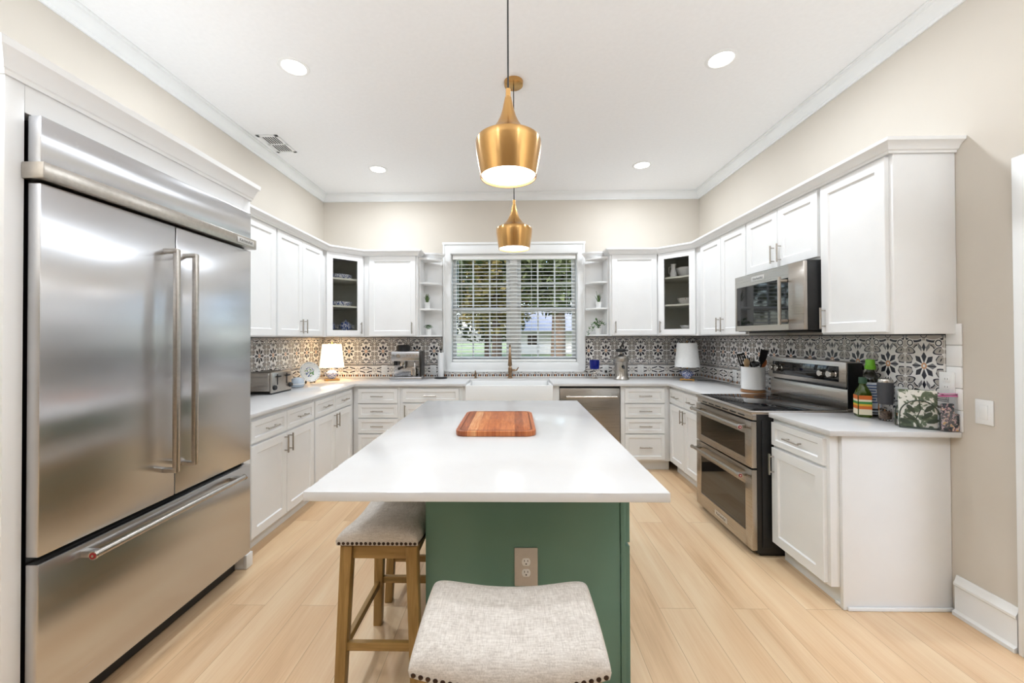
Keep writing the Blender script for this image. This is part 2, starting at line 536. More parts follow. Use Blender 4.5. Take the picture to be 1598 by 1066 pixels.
def thing(name, label, cat, loc=(0, 0, 0), rotz=0, group=None):
    o = bpy.data.objects.new(name, None); C.objects.link(o)
    o.empty_display_size = .05
    o.location = loc; o.rotation_euler = (0, 0, rotz)
    o['label'] = label; o['category'] = cat
    if group: o['group'] = group
    return o
def tag(o, label, cat, group=None):
    o['label'] = label; o['category'] = cat
    if group: o['group'] = group
    return o
def struct(o):
    o['kind'] = 'structure'; return o
def dup(root, loc, rotz, label):
    q = root.copy(); C.objects.link(q); q.location = loc; q.rotation_euler = (0, 0, rotz); q['label'] = label
    for ch in list(root.children):
        c = ch.copy(); C.objects.link(c); c.parent = q
        for g in ch.children:
            d = g.copy(); C.objects.link(d); d.parent = c
    return q
def writing(name, text, size, m, parent, loc, rot=(PI / 2, 0, 0)):
    cu = bpy.data.curves.new(name, 'FONT'); cu.body = text; cu.size = size; cu.extrude = .0003
    cu.align_x = 'CENTER'; cu.align_y = 'CENTER'
    t = bpy.data.objects.new(name + '_tmp', cu); C.objects.link(t)
    me = bpy.data.meshes.new_from_object(t.evaluated_get(bpy.context.evaluated_depsgraph_get()))
    bpy.data.objects.remove(t); me.materials.clear(); me.materials.append(m)
    o = bpy.data.objects.new(name, me); C.objects.link(o); o.parent = parent; o.location = loc; o.rotation_euler = rot
    return o

# ------------------------------------------------------------------ the room
def room():
    T = .16
    struct(MB().box(XL - T, XR + T, YF - T, YB + T, -.1, 0, M_FLOOR).build('floor'))
    struct(MB().box(XL - T, XR + T, YF - T, YB + T, CEIL, CEIL + .12, M_CEIL).build('ceiling'))
    struct(MB().box(XL - T, XL, YF, YB, 0, CEIL, M_WALL).build('wall_left'))
    # right wall with the cased opening beside the counter
    DY0, DY1, DZ = .62, 1.64, 2.06
    w = MB()
    w.box(XR, XR + T, DY1, YB, 0, CEIL, M_WALL).box(XR, XR + T, YF, DY0, 0, CEIL, M_WALL).box(XR, XR + T, DY0, DY1, DZ, CEIL, M_WALL)
    struct(w.build('wall_right'))
    # back wall with the window hole
    WX0, WX1, WZ0, WZ1 = -.748, .768, 1.077, 2.388
    w = MB()
    w.box(XL - T, WX0, YB, YB + T, 0, CEIL, M_WALL).box(WX1, XR + T, YB, YB + T, 0, CEIL, M_WALL)
    w.box(WX0, WX1, YB, YB + T, 0, WZ0, M_WALL).box(WX0, WX1, YB, YB + T, WZ1, CEIL, M_WALL)
    struct(w.build('wall_back'))
    struct(MB().box(XL - T, XR + T, YF - T, YF, 0, CEIL, M_WALL).build('wall_front'))
    # ceiling crown moulding
    b = CEIL - .082
    prof = [(0, b), (.012, b), (.014, b + .012), (.022, b + .016), (.028, b + .03), (.048, b + .052), (.066, b + .060), (.070, b + .072), (.084, b + .074), (.086, CEIL - .001), (0, CEIL - .001)]
    pr = [(o + .0005, z) for o, z in prof]
    struct(MB().sweep(pr, [(XL, YF), (XL, YB)], W_TRIM, -1).build('trim_1'))
    struct(MB().sweep(pr, [(XL, YB), (XR, YB)], W_TRIM, -1).build('trim_2'))
    struct(MB().sweep(pr, [(XR, YB), (XR, YF)], W_TRIM, -1).build('trim_3'))
    # tall baseboard between the counter end and the cased opening
    bp = [(0, .001), (.030, .001), (.030, .018), (.018, .026), (.016, .030), (.016, .142), (.022, .150), (.022, .160), (.014, .172), (.010, .184), (.006, .195), (0, .195)]
    struct(MB().sweep(bp, [(XR - .0005, 2.028), (XR - .0005, 1.782)], W_TRIM, -1).build('baseboard_right'))
    # casing of the opening
    c = MB()
    xs = (XR - .0225, XR - .0005)
    for y0, y1, z0, z1 in ((DY1 - .01, DY1 + .135, .001, DZ + .105), (DY0 - .115, DY0 + .01, .001, DZ + .12)):
        c.box(xs[0] + .006, xs[1], y0, y1, z0, z1, W_TRIM, .003)
        c.box(xs[0], xs[1], y0 + (.09 if y0 > 1 else 0), y1 - (0 if y0 > 1 else .09), z0, z1, W_TRIM, .004)
    c.box(xs[0] + .006, xs[1], DY0 - .115, DY1 + .135, DZ - .01, DZ + .105, W_TRIM, .003)
    c.box(XR, XR + T, DY1 - .02, DY1, .001, DZ, W_TRIM).box(XR, XR + T, DY0, DY0 + .02, .001, DZ, W_TRIM).box(XR, XR + T, DY0, DY1, DZ - .02, DZ, W_TRIM)
    struct(c.build('trim_4'))
    # little room seen through it, only its wall
    struct(MB().box(XR + 1.6, XR + 1.7, -.4, 2.8, 0, CEIL, M_WALL).build('wall_hall'))
    # kitchen window: casing, frame, sashes, panes
    W = MB()
    yf = YB - .022
    ox0, ox1, oz0, oz1 = -.836, .850, .975, 2.506
    def mitre(a):
        W.box(*a, W_TRIM, .004)
    mitre((ox0, WX0 + .004, yf, YB, oz0, oz1)); mitre((WX1 - .004, ox1, yf, YB, oz0, oz1))
    mitre((WX0, WX1, yf, YB, WZ1 - .004, oz1)); mitre((WX0, WX1, yf, YB, oz0, WZ0 + .004))
    W.box(ox0 - .006, ox1 + .006, yf - .012, YB, oz1 - .016, oz1 + .012, W_TRIM, .003)
    W.box(ox0, ox0 + .022, yf - .008, YB, oz0, oz1, W_TRIM, .003); W.box(ox1 - .022, ox1, yf - .008, YB, oz0, oz1, W_TRIM, .003)
    W.box(ox0, ox1, yf - .008, YB, oz0, oz0 + .022, W_TRIM, .003)
    # jamb lining
    W.box(WX0 + .0005, WX0 + .012, YB, YB + T, WZ0, WZ1, W_TRIM).box(WX1 - .012, WX1 - .0005, YB, YB + T, WZ0, WZ1, W_TRIM)
    W.box(WX0 + .012, WX1 - .012, YB, YB + T, WZ1 - .012, WZ1 - .0005, W_TRIM).box(WX0 + .012, WX1 - .012, YB, YB + T, WZ0 + .0005, WZ0 + .014, W_TRIM)
    win = struct(W.build('window_1'))
    y0, y1 = YB + .085, YB + .12
    fx0, fx1, fz0, fz1 = WX0 + .012, WX1 - .012, WZ0 + .014, WZ1 - .012
    mx = .005
    f = MB()
    f.box(mx - .045, mx + .045, y0 - .01, y1 + .02, fz0, fz1, M_WINFRAME, .003)
    mz = 1.722
    for a, b in ((fx0, mx - .045), (mx + .045, fx1)):
        for c0, c1, yy in ((fz0, mz + .02, 0), (mz - .02, fz1, .02)):
            f.box(a, a + .045, y0 + yy, y1 + yy, c0, c1, M_WINFRAME, .002).box(b - .045, b, y0 + yy, y1 + yy, c0, c1, M_WINFRAME, .002)
            f.box(a + .045, b - .045, y0 + yy, y1 + yy, c0, c0 + .05, M_WINFRAME, .002).box(a + .045, b - .045, y0 + yy, y1 + yy, c1 - .042, c1, M_WINFRAME, .002)
            iw = (b - a - .09) / 3
            for k in (1, 2):
                xx = a + .045 + iw * k
                f.box(xx - .009, xx + .009, y0 + yy + .01, y1 + yy - .006, c0 + .05, c1 - .042, M_WINFRAME)
            zz = (c0 + c1) / 2
            f.box(a + .045, b - .045, y0 + yy + .011, y1 + yy - .007, zz - .009, zz + .009, M_WINFRAME)
    f.build('window_frame', win)
    g = MB()
    g.box(fx0 + .04, mx - .05, YB + .104, YB + .106, fz0 + .04, mz, M_GLASS).box(mx + .05, fx1 - .04, YB + .104, YB + .106, fz0 + .04, mz, M_GLASS)
    g.box(fx0 + .04, mx - .05, YB + .124, YB + .126, mz, fz1 - .04, M_GLASS).box(mx + .05, fx1 - .04, YB + .124, YB + .126, mz, fz1 - .04, M_GLASS)
    g.build('window_pane', win)
    # blind
    bl = thing('window_blind', 'white two-inch slatted blind lowered over the kitchen window', 'blind', (0, YB + .045, 0))
    bx0, bx1 = WX0 + .018, WX1 - .018
    MB().box(bx0, bx1, -.032, .03, WZ1 - .066, WZ1 - .014, M_BLIND, .004).build('headrail', bl)
    s = MB(); z = 1.150; n = 0
    while z < WZ1 - .085:
        t = math.radians(11); hw = .025
        pts = []
        for q in (-1, -.5, 0, .5, 1):
            pts.append((q * hw * math.cos(t), z + q * hw * math.sin(t) + .003 * (1 - q * q)))
        poly = [(a, b - .0014) for a, b in pts] + [(a, b + .0014) for a, b in pts[::-1]]
        bm = s.bm; A = [bm.verts.new((bx0 + .004, a, b)) for a, b in poly]; B = [bm.verts.new((bx1 - .004, a, b)) for a, b in poly]
        fs = [bm.faces.new(A), bm.faces.new(B[::-1])] + [bm.faces.new((A[i], B[i], B[(i + 1) % 10], A[(i + 1) % 10])) for i in range(10)]
        bmesh.ops.recalc_face_normals(bm, faces=fs); s._tag(fs, M_BLIND)
        z += .0445; n += 1
    s.build('slats', bl)
    MB().box(bx0, bx1, -.026, .026, 1.094, 1.124, M_BLIND, .003).build('bottom_rail', bl)
    cds = MB()
    for xx in (-.62, -.2, .22, .64):
        for yy in (-.0275, .0275): cds.cyl((xx, yy, 1.12), (xx, yy, WZ1 - .06), .0011, M_BLIND, n=6)
    cds.build('ladder_cord', bl)
    wand = MB().cyl((-.655, -.036, 1.52), (-.655, -.036, WZ1 - .07), .004, M_CLEAR, n=8)
    wand.build('tilt_wand', bl)

    # tiled splashbacks
    def tiles(name, label, quads, fu, thick):
        mb = MB(); bm = mb.bm
        for q in quads: mb.box(*q, M_TILE)
        uvl = bm.loops.layers.uv.new('UVMap')
        for f in bm.faces:
            for l in f.loops: l[uvl].uv = (fu(l.vert.co), l.vert.co.z)
        return tag(mb.build(name, smooth=0), label, 'backsplash')
    tz0, tz1 = CT + .001, UZ0 - .001
    e = .0006
    yb0, yb1 = YB - .009, YB - e
    tiles('tiled_backsplash', 'patterned tile backsplash along the back wall behind the sink and under the window',
          [(XL + .0105, ox0 - .008, yb0, yb1, tz0, tz1), (ox1 + .008, XR - .0105, yb0, yb1, tz0, tz1), (ox0 - .008, ox1 + .008, yb0, yb1, tz0, oz0 - .001)], lambda v: v.x + 1.864, .009)
    tiles('tiled_backsplash', 'patterned tile backsplash behind the toaster, by the refrigerator',
          [(XL + e, XL + .009, 2.43, YB - .01, tz0, tz1)], lambda v: v.y + .05, .009)
    tiles('tiled_backsplash', 'patterned tile backsplash behind the range and the oil bottles',
          [(XR - .009, XR - e, 2.062, YB - .01, tz0, tz1)], lambda v: 2.066 - v.y, .009)
    # plain white edge tiles closing the right splashback
    t = MB()
    for k in range(5):
        z0 = CT + .001 + k * .1072
        t.box(XR - .0095, XR - e, 1.990, 2.060, z0, z0 + .1058, M_PORC, .003)
    tag(t.build('edge_tile_column'), 'column of plain white edge tiles closing the tiled wall beside the light switch', 'tile trim')
room()

# ------------------------------------------------------------------ cabinets
def pull(mb, x, z, vertical, y, ln=.128, m=None):
    m = m or M_NICKEL
    off = .028; h = ln / 2
    if vertical:
        mb.cyl((x, y - off, z - h), (x, y - off, z + h), .0058, m, n=12)
        for s in (-1, 1): mb.cyl((x, y + .0006, z + s * h * .74), (x, y - off, z + s * h * .74), .0042, m, n=10)
    else:
        mb.cyl((x - h, y - off, z), (x + h, y - off, z), .0058, m, n=12)
        for s in (-1, 1): mb.cyl((x + s * h * .74, y + .0006, z), (x + s * h * .74, y - off, z), .0042, m, n=10)

def fronts_of(root, fronts):
    for fr in fronts:
        kind, x0, x1, z0, z1 = fr[:5]; hd = fr[5] if len(fr) > 5 else None
        d = MB().shaker(x0, x1, z0, z1, W_CAB, rail=.055 if kind == 'door' else .034).build(kind, root)
        if hd:
            o, hx, hz = hd
            p = MB(); pull(p, hx, hz, o == 'v', -.02); p.build('handle', d)

def cabinet(name, label, loc, rot, w, d, z0, z1, fronts, toe=0.0, extra=None):
    root = thing(name, label, 'cabinet', (loc[0], loc[1], 0), rot)
    b = MB()
    b.box(.0005, w - .0005, 0, d, z0 + toe, z1, W_CAB, .001)
    if toe: b.box(.0005, w - .0005, .062, d, z0 + .0005, z0 + toe, W_CAB)
    if extra: extra(b)
    b.build('body', root)
    fronts_of(root, fronts)
    return root

BZ = CT - CTH - .0005
def hv(x, z): return ('v', x, z)
def hh(x, z): return ('h', x, z)
R90 = PI / 2
DZ = (.115, .700); RZ = (.716, .856)   # base doors / drawers heights

# base cabinets, left run (fronts face +X): local x = world Y
def base_pair(label, loc, rot, w, x0, x1, d=.605):
    m = (x0 + x1) / 2; g = .0025
    return cabinet('base_cabinet', label, loc, rot, w, d, 0, BZ, [
        ('drawer', x0, m - g, *RZ, hh((x0 + m) / 2, .786)), ('drawer', m + g, x1, *RZ, hh((m + x1) / 2, .786)),
        ('door', x0, m - g, *DZ, hv(m - .03, .625)), ('door', m + g, x1, *DZ, hv(m + .03, .625))], toe=.105)
XF = -1.675
base_pair('white base cabinet with two drawers and two doors next to the refrigerator', (XF, 2.424, 0), R90, .858, .062, .848)
base_pair('white base cabinet with two drawers and two doors in the left corner below the plate', (XF, 3.284, 0), R90, .842, .014, .756)
YFB = 4.128
def stack(label, x, w, x0, x1):
    zs = ((.706, .856), (.556, .694), (.395, .544), (.125, .383))
    return cabinet('drawer_cabinet', label, (x, YFB, 0), 0, w, .598, 0, BZ, [('drawer', x0, x1, a, b, hh((x0 + x1) / 2, (a + b) / 2)) for a, b in zs], toe=.105)
stack('white four-drawer base unit below the espresso machine', -1.6745, .4905, .0545, .4675)
cabinet('base_cabinet', 'white base cabinet with one wide drawer left of the farmhouse sink', (-1.183, YFB, 0), 0, .646, .598, 0, BZ,
        [('drawer', .030, .616, *RZ, hh(.323, .786)), ('door', .030, .616, *DZ, hv(.058, .625))], toe=.105)
def sink_stiles(b):
    b.box(.0005, .042, 0, .05, .655, BZ, W_CAB).box(.938, 1.0095, 0, .05, .001, BZ, W_CAB)
cabinet('sink_cabinet', 'low white cabinet under the apron sink, mostly hidden by the island', (-.536, YFB, 0), 0, .972, .598, 0, .655,
        [('door', .03, .483, .115, .645, hv(.455, .56)), ('door', .489, .942, .115, .645, hv(.517, .56))], toe=.105, extra=sink_stiles)
stack('white four-drawer base unit right of the dishwasher', 1.104, .5155, .041, .446)
XFR = 1.620
base_pair('white two-drawer base cabinet between the range and the back corner', (XFR, 4.126, 0), -R90, .826, .018, .700, .586)
def end_panel(b):
    b.box(.4405, .4595, .045, .586, .0005, BZ, W_CAB, .0015)
    b.box(.460, .470, .062, .586, .0005, .02, W_CAB, .004)
    b.box(.400, .4395, .048, .0615, .0005, .018, W_CAB, .003)
cabinet('base_cabinet', 'white one-drawer base cabinet at the open end of the right counter, beside the range', (XFR, 2.510, 0), -R90, .440, .586, 0, BZ,
        [('drawer', .008, .418, *RZ, hh(.213, .786)), ('door', .008, .418, *DZ, hv(.030, .600))], toe=.105, extra=end_panel)

# wall cabinets
UD = .305
XU = XL + UD + .002
UDZ = (UZ0 + .010, UZ1 - .030)
def upper(label, loc, rot, w, fronts, z0=UZ0, d=UD):
    return cabinet('wall_cabinet', label, loc, rot, w, d, z0, UZ1, fronts)
hz = UZ0 + .098
upper('white wall cabinet nearest the refrigerator, only its far door clear of the refrigerator', (XU, 2.424, 0), R90, .830,
      [('door', .012, .400, *UDZ, hv(.372, hz)), ('door', .406, .818, *UDZ, hv(.450, hz))])
upper('white two-door wall cabinet between the refrigerator end and the glass corner cabinet holding blue dishes', (XU, 3.255, 0), R90, .862,
      [('door', .012, .396, *UDZ, hv(.362, hz)), ('door', .402, .786, *UDZ, hv(.436, hz))])
YU = YB - UD - .002
upper('white one-door wall cabinet above the espresso machine', (-1.672, YU, 0), 0, .602, [('door', .062, .582, *UDZ, hv(.545, hz))])
upper('white one-door wall cabinet above the chrome juicer and blue cup', (1.075, YU, 0), 0, .522, [('door', .018, .510, *UDZ, hv(.050, hz))])
XUR = XR - UD - .002
upper('white two-door wall cabinet between the glass corner cabinet and the microwave', (XUR, 4.117, 0), -R90, .880,
      [('door', .100, .486, *UDZ, hv(.452, hz)), ('door', .492, .872, *UDZ, hv(.528, hz))])
upper('short white two-door wall cabinet directly above the microwave', (XUR, 3.236, 0), -R90, .760,
      [('door', .008, .378, 1.880, UDZ[1], hv(.345, 1.975)), ('door', .384, .752, 1.880, UDZ[1], hv(.417, 1.975))], z0=1.862)
upper('tall white one-door wall cabinet at the open end above the oil bottles', (XUR, 2.475, 0), -R90, .462,
      [('door', .018, .438, *UDZ, hv(.046, hz))])

def corner_cabinet(label, loc, rot, mirror, items):
    """diagonal wall cabinet with a glass door; local x along the diagonal face, y into the corner"""
    root = thing('glass_corner_cabinet', label, 'cabinet', (loc[0], loc[1], 0), rot)
    w = .431; q = UD * math.sqrt(.5)
    far = .61 * math.sqrt(2) - q * 1 - 0
    # outline: face from (0,0) to (w,0); sides run back to the two walls; the corner lies at (w/2, yc)
    yc = (w / 2) + 2 * q - .004
    out = [(0, 0), (w, 0), (w + q, q), (w / 2, yc), (-q, q)]
    def inset(d):
        c = Vector((w / 2, yc / 2 - .02)); return [((x - c.x) * (1 - d / .3) + c.x, (y - c.y) * (1 - d / .3) + c.y) for x, y in out]
    b = MB()
    b.prism(out, UZ0, UZ0 + .055, W_CAB).prism(out, UZ1 - .018, UZ1, W_CAB)
    ins = inset(.014)
    for i in (1, 2, 3, 4):
        j = (i + 1) % 5
        b.prism([out[i], out[j], ins[j], ins[i]], UZ0 + .055, UZ1 - .018, W_CAB)
    b.box(0, .045, 0, .018, UZ0 + .055, UZ1 - .018, W_CAB).box(w - .045, w, 0, .018, UZ0 + .055, UZ1 - .018, W_CAB)
    b.box(.045, w - .045, 0, .018, UZ1 - .055, UZ1 - .018, W_CAB)
    b.build('body', root)
    lin = MB(); i2 = inset(.020)
    for i in (1, 2, 3, 4):
        j = (i + 1) % 5
        lin.prism([ins[i], ins[j], i2[j], i2[i]], UZ0 + .056, UZ1 - .019, M_INTERIOR)
    lin.build('lining', root)
    i3 = inset(.022); i3[0] = (.05, .024); i3[1] = (w - .05, .024)
    for z in (1.720, 2.020):
        MB().prism(i3, z, z + .018, M_SHELFGREY).build('shelf', root)
    d = MB().shaker(.020, w - .020, *UDZ, W_CAB, rail=.062, hole=True).build('glass_door', root)
    MB().box(.080, w - .080, -.012, -.009, UDZ[0] + .058, UDZ[1] - .058, M_GLASS).build('pane', d)
    p = MB(); pull(p, .046 if mirror else w - .046, hz, True, -.02); p.build('handle', d)
    return root
CL = corner_cabinet('white diagonal corner cabinet with glass door showing blue and white dishes', (-1.979, 4.120), PI / 4, False, None)
CR = corner_cabinet('white diagonal corner cabinet with glass door showing plain bowls, by the microwave run', (1.598, 4.425), -PI / 4, True, None)

# open quarter-round end shelves beside the window
def quarter_shelf(label, x, s):
    """x is the cabinet side, s=+1 grows toward +X"""
    root = thing('end_shelf', label, 'shelf', (x, YB - .002, 0))
    rad_x, rad_y = .228, .235
    def plan(fx=1.0, fy=1.0):
        p = [(0, 0)]
        n = 10
        for i in range(n + 1):
            a = PI / 2 * i / n
            p.append((s * (.012 + (rad_x - .012) * math.cos(a) * fx), -(.05 + (rad_y - .05) * math.sin(a) * fy)))
        p.append((0, -(rad_y)))
        return p
    MB().box(0, s * rad_x, -.012, 0, UZ0, UZ1 - .0275, W_CAB).build('back_panel', root)
    b = MB()
    b.box(s * .0005, s * .014, -rad_y, -.0125, UZ0, UZ1 - .0275, W_CAB)
    b.build('side_panel', root)
    for z in (UZ0, 1.700, 1.998):
        m = MB().prism([(px, py - .0125) for px, py in plan(1, .955)], z, z + .018, W_CAB, .0015); m.build('shelf', root)
    m = MB().prism([(px, py - .0125) for px, py in plan(1, .955)], UZ1 - .050, UZ1 - .0275, W_CAB); m.build('top_board', root)
    return root
quarter_shelf('white open quarter-round end shelf left of the window, holding two small potted plants', -1.0695, 1)
quarter_shelf('white open quarter-round end shelf right of the window, holding a trailing plant', 1.0745, -1)

# crown along the cabinet tops
cz = UZ1 - .026
cprof = [(0, cz), (.008, cz), (.010, cz + .010), (.018, cz + .014), (.024, cz + .026), (.038, cz + .040), (.050, cz + .046), (.052, cz + .062), (0, cz + .062)]
def arc(cx, cy, rx, ry, a0, a1, n=8):
    return [(cx + rx * math.cos(a0 + (a1 - a0) * i / n), cy + ry * math.sin(a0 + (a1 - a0) * i / n)) for i in range(n + 1)]
g = .021
o = MB().sweep(cprof, [(XU + g, 2.425), (XU + g, 4.120 + .0), (-1.674 + .006, YU - g), (-1.0695 + .001, YU - g), (-1.0695 + .001, 4.585)] + arc(-.960, 4.66, .115, .075, -PI / 2, -.05, 6), W_CAB, -1).build('cabinet_crown')
tag(o, 'white crown moulding along the left and back-left cabinet tops', 'moulding')
o = MB().sweep(cprof, arc(.965, 4.66, .115, .075, PI + .05, 1.5 * PI, 6) + [(1.0745 - .001, 4.585), (1.0745 - .001, YU - g), (1.598 - .006, YU - g), (XUR - g, 4.120), (XUR - g, 2.0115), (XR - .002, 2.0115)], W_CAB, -1).build('cabinet_crown')
tag(o, 'white crown moulding along the right and back-right cabinet tops', 'moulding')

# worktops
U_ = [(XL + .001, 2.4255), (-1.655, 2.4255), (-1.64, 2.440), (-1.64, 4.086), (-.497, 4.086), (-.497, 4.540), (.404, 4.540), (.404, 4.086), (1.580, 4.086), (1.580, 3.302), (XR - .001, 3.302), (XR - .001, YB - .001), (XL + .001, YB - .001)]
tag(MB().prism(U_, CT - CTH, CT, M_QUARTZ, .003).build('counter_worktop'), 'white quartz worktop running round the left, back and right walls up to the range', 'countertop')
tag(MB().prism([(1.590, 2.512), (1.590, 2.030), (XR - .001, 1.998), (XR - .001, 2.512)], CT - CTH, CT, M_QUARTZ, .003).build('counter_worktop'), 'short white quartz worktop under the oil bottles and napkins, near end of the right counter', 'countertop')

# ------------------------------------------------------------------ refrigerator and its surround
def fridge():
    R = thing('refrigerator', 'large stainless steel french-door refrigerator with a bottom freezer drawer, built into white panels', 'refrigerator', (-1.571, 1.290, 0), R90)
    w = 1.060
    MB().box(.006, w - .006, .050, .650, .130, 2.120, M_DARKSTEEL).build('case', R)
    MB().box(.012, w - .012, .085, .600, .010, .1155, M_BLACK).build('toe_grille', R)
    g = MB().box(0, w, 0, .046, 1.976, 2.134, M_STEEL, .004); g.build('top_grille_panel', R)
    b = MB().box(-.014, w + .012, -.026, .0508, 1.918, 1.974, M_NICKEL, .004).build('visor_bar', R)
    MB().box(.905, 1.045, -.0285, -.0262, 1.930, 1.962, M_BADGE, .0008).build('name_badge', b)
    writing('badge_lettering', 'KitchenAid', .024, M_INK, b, (.975, -.0287, 1.946))
    bar_r = .0115
    for x0, x1, hx in ((0, .5275, .475), (.5325, w, .580)):
        d = MB().box(x0, x1, 0, .044, .664, 1.908, M_STEEL, .004).build('door', R)
        h = MB()
        h.box(hx - .011, hx + .011, -.064, -.042, .785, 1.790, M_NICKEL, .005)
        for z in (.785, 1.772): h.box(hx - .012, hx + .012, -.060, .0006, z, z + .020, M_NICKEL, .003)
        h.build('door_handle', d)
    d = MB().box(0, w, 0, .044, .116, .640, M_STEEL, .004).build('freezer_drawer', R)
    h = MB(); hz_ = .606
    h.cyl((.125, -.056, hz_), (.925, -.056, hz_), .0125, M_NICKEL, n=20)
    for x in (.140, .900): h.box(x - .012, x + .012, -.056, .0006, hz_ - .012, hz_ + .012, M_NICKEL, .003)
    for x in (.125, .925):
        s = -1 if x < .5 else 1
        h.cyl((x, -.056, hz_), (x + s * .006, -.056, hz_), .0155, M_CHROME, n=20)
        h.cyl((x + s * .006, -.056, hz_), (x + s * .0072, -.056, hz_), .0115, M_RED, n=20)
        h.cyl((x + s * .0072, -.056, hz_), (x + s * .0080, -.056, hz_), .005, M_CHROME, n=14)
    h.build('drawer_handle', d)
    P = thing('refrigerator_surround', 'white painted enclosure with crown framing the stainless refrigerator', 'enclosure', (-1.571, 1.290, 0), R90)
    MB().box(-.055, -.003, .052, .711, .001, 2.290, W_CAB, .002).build('side_panel', P)
    m = MB().box(w + .014, w + .070, .052, .711, .001, 2.290, W_CAB, .002)
    m.box(w + .012, w + .0695, .030, .052, .001, .085, W_CAB, .004)
    m.build('side_panel', P)
    MB().box(-.0025, w + .0135, .052, .711, 2.142, 2.290, W_CAB).build('header_panel', P)
    zc = 2.235
    pf = [(0, zc), (.006, zc), (.007, zc + .014), (.012, zc + .018), (.016, zc + .036), (.027, zc + .066), (.038, zc + .078), (.040, zc + .102), (0, zc + .102)]
    MB().sweep([(o + .0006, z) for o, z in pf], [(-.0555, .711), (-.0555, .0515), (w + .0705, .0515), (w + .0705, .335)], W_CAB, -1).build('crown', P)
fridge()

# ------------------------------------------------------------------ range, microwave, dishwasher
def bar_handle(x0, x1, z, y, red=True, m=None):
    m = m or M_NICKEL
    h = MB(); off = .052
    h.cyl((x0, y - off, z), (x1, y - off, z), .0115, m, n=18)
    for x in (x0 + .030, x1 - .030): h.box(x - .011, x + .011, y - off, y + .0006, z - .011, z + .011, m, .003)
    for x, s in ((x0, -1), (x1, 1)):
        h.cyl((x, y - off, z), (x + s * .005, y - off, z), .0145, M_CHROME, n=18)
        if red:
            h.cyl((x + s * .005, y - off, z), (x + s * .0062, y - off, z), .0110, M_RED, n=18)
            h.cyl((x + s * .0062, y - off, z), (x + s * .0070, y - off, z), .005, M_CHROME, n=14)
    return h
def frame_panel(x0, x1, z0, z1, y, t, wx0, wx1, wz0, wz1, m, bev=.003):
    mb = MB()
    mb.box(x0, wx0, y, y + t, z0, z1, m, bev).box(wx1, x1, y, y + t, z0, z1, m, bev)
    mb.box(wx0 - .002, wx1 + .002, y + .0002, y + t - .0002, z0 + .0002, wz0, m).box(wx0 - .002, wx1 + .002, y + .0002, y + t - .0002, wz1, z1 - .0002, m)
    return mb
def range_():
    R = thing('range', 'freestanding stainless double-oven range with black glass cooktop', 'stove', (1.530, 3.288, 0), -R90)
    w = .757
    b = MB().box(.006, w - .006, .0005, .655, .020, .894, M_BLACK, .003)
    b.box(.02, w - .02, .03, .6, .0005, .02, M_BLACK)
    b.box(w - .0055, w + .004, .03, .09, .06, .86, M_BLACKMATTE, .003).box(w - .0055, w + .004, .40, .47, .06, .86, M_BLACKMATTE, .003)
    b.build('body', R)
    t = MB().box(0, w, -.036, .655, .8945, .917, M_STEEL_DARK, .005)
    t.box(.020, w - .020, -.005, .570, .9171, .9205, M_BLACKGLASS, .001)
    t.build('cooktop', R)
    rings = MB()
    for cx, cy, rr in ((.20, .14, .105), (.56, .14, .090), (.20, .41, .080), (.56, .41, .105)):
        rings.lathe([(rr - .0012, .9206), (rr + .0012, .9206), (rr + .0012, .9209), (rr - .0012, .9209), (rr - .0012, .9206)], (cx, cy, 0), M_RUBBER, 40)
    rings.build('burner_marks', R)
    v = MB().box(.004, w - .004, -.024, .0004, .858, .893, M_STEEL_DARK, .002)
    for k in range(6): v.box(.09 + k * .10, .165 + k * .10, -.0246, -.022, .868, .876, M_BLACK)
    v.build('vent_trim', R)
    for z0, z1, wz0, wz1, hzz in ((.556, .850, .606, .762, .808), (.040, .546, .140, .438, .500)):
        d = frame_panel(.002, w - .002, z0, z1, -.034, .033, .075, w - .075, wz0, wz1, M_STEEL_DARK)
        d = d.build('oven_door', R)
        MB().box(.0735, w - .0735, -.030, -.004, wz0 + .0005, wz1 - .0005, M_OVENGLASS).build('oven_window', d)
        bar_handle(.040, w - .040, hzz, -.034).build('oven_handle', d)
        if z0 < .1:
            MB().box(w / 2 - .085, w / 2 + .085, -.0365, -.0341, .068, .104, M_BADGE, .0008).build('name_badge', d)
            writing('badge_lettering', 'KitchenAid', .028, M_INK, d, (w / 2, -.0367, .086))
    k = MB().box(0, w, .570, .655, .918, 1.048, M_STEEL_DARK, .004)
    k.build('backguard', R)
    p = MB()
    zs0, zs1 = 1.062, 1.222
    p.slabp([(0, zs0), (w, zs0), (w, zs1), (0, zs1)], .556, .650, M_STEEL_DARK, .006)
    p.box(.03, w - .03, .58, .65, 1.0485, 1.0615, M_BLACK)
    p.box(w + .0005, w + .006, .562, .655, .93, 1.218, M_BLACK, .002)
    q = p.build('control_panel', R)
    MB().box(.055, w - .055, .5535, .5562, zs0 + .030, zs1 - .030, M_BLACKGLASS, .0008).build('display_glass', q)
    kn = [.085, .150, .590, .665]
    for x in kn:
        MB().lathe([(0, -.040), (.019, -.040), (.022, -.036), (.024, -.008), (.027, -.005), (.027, 0), (0, 0)], (x, .5530, 1.140), M_CHROME, 24, 'y').build('knob', q)
range_()

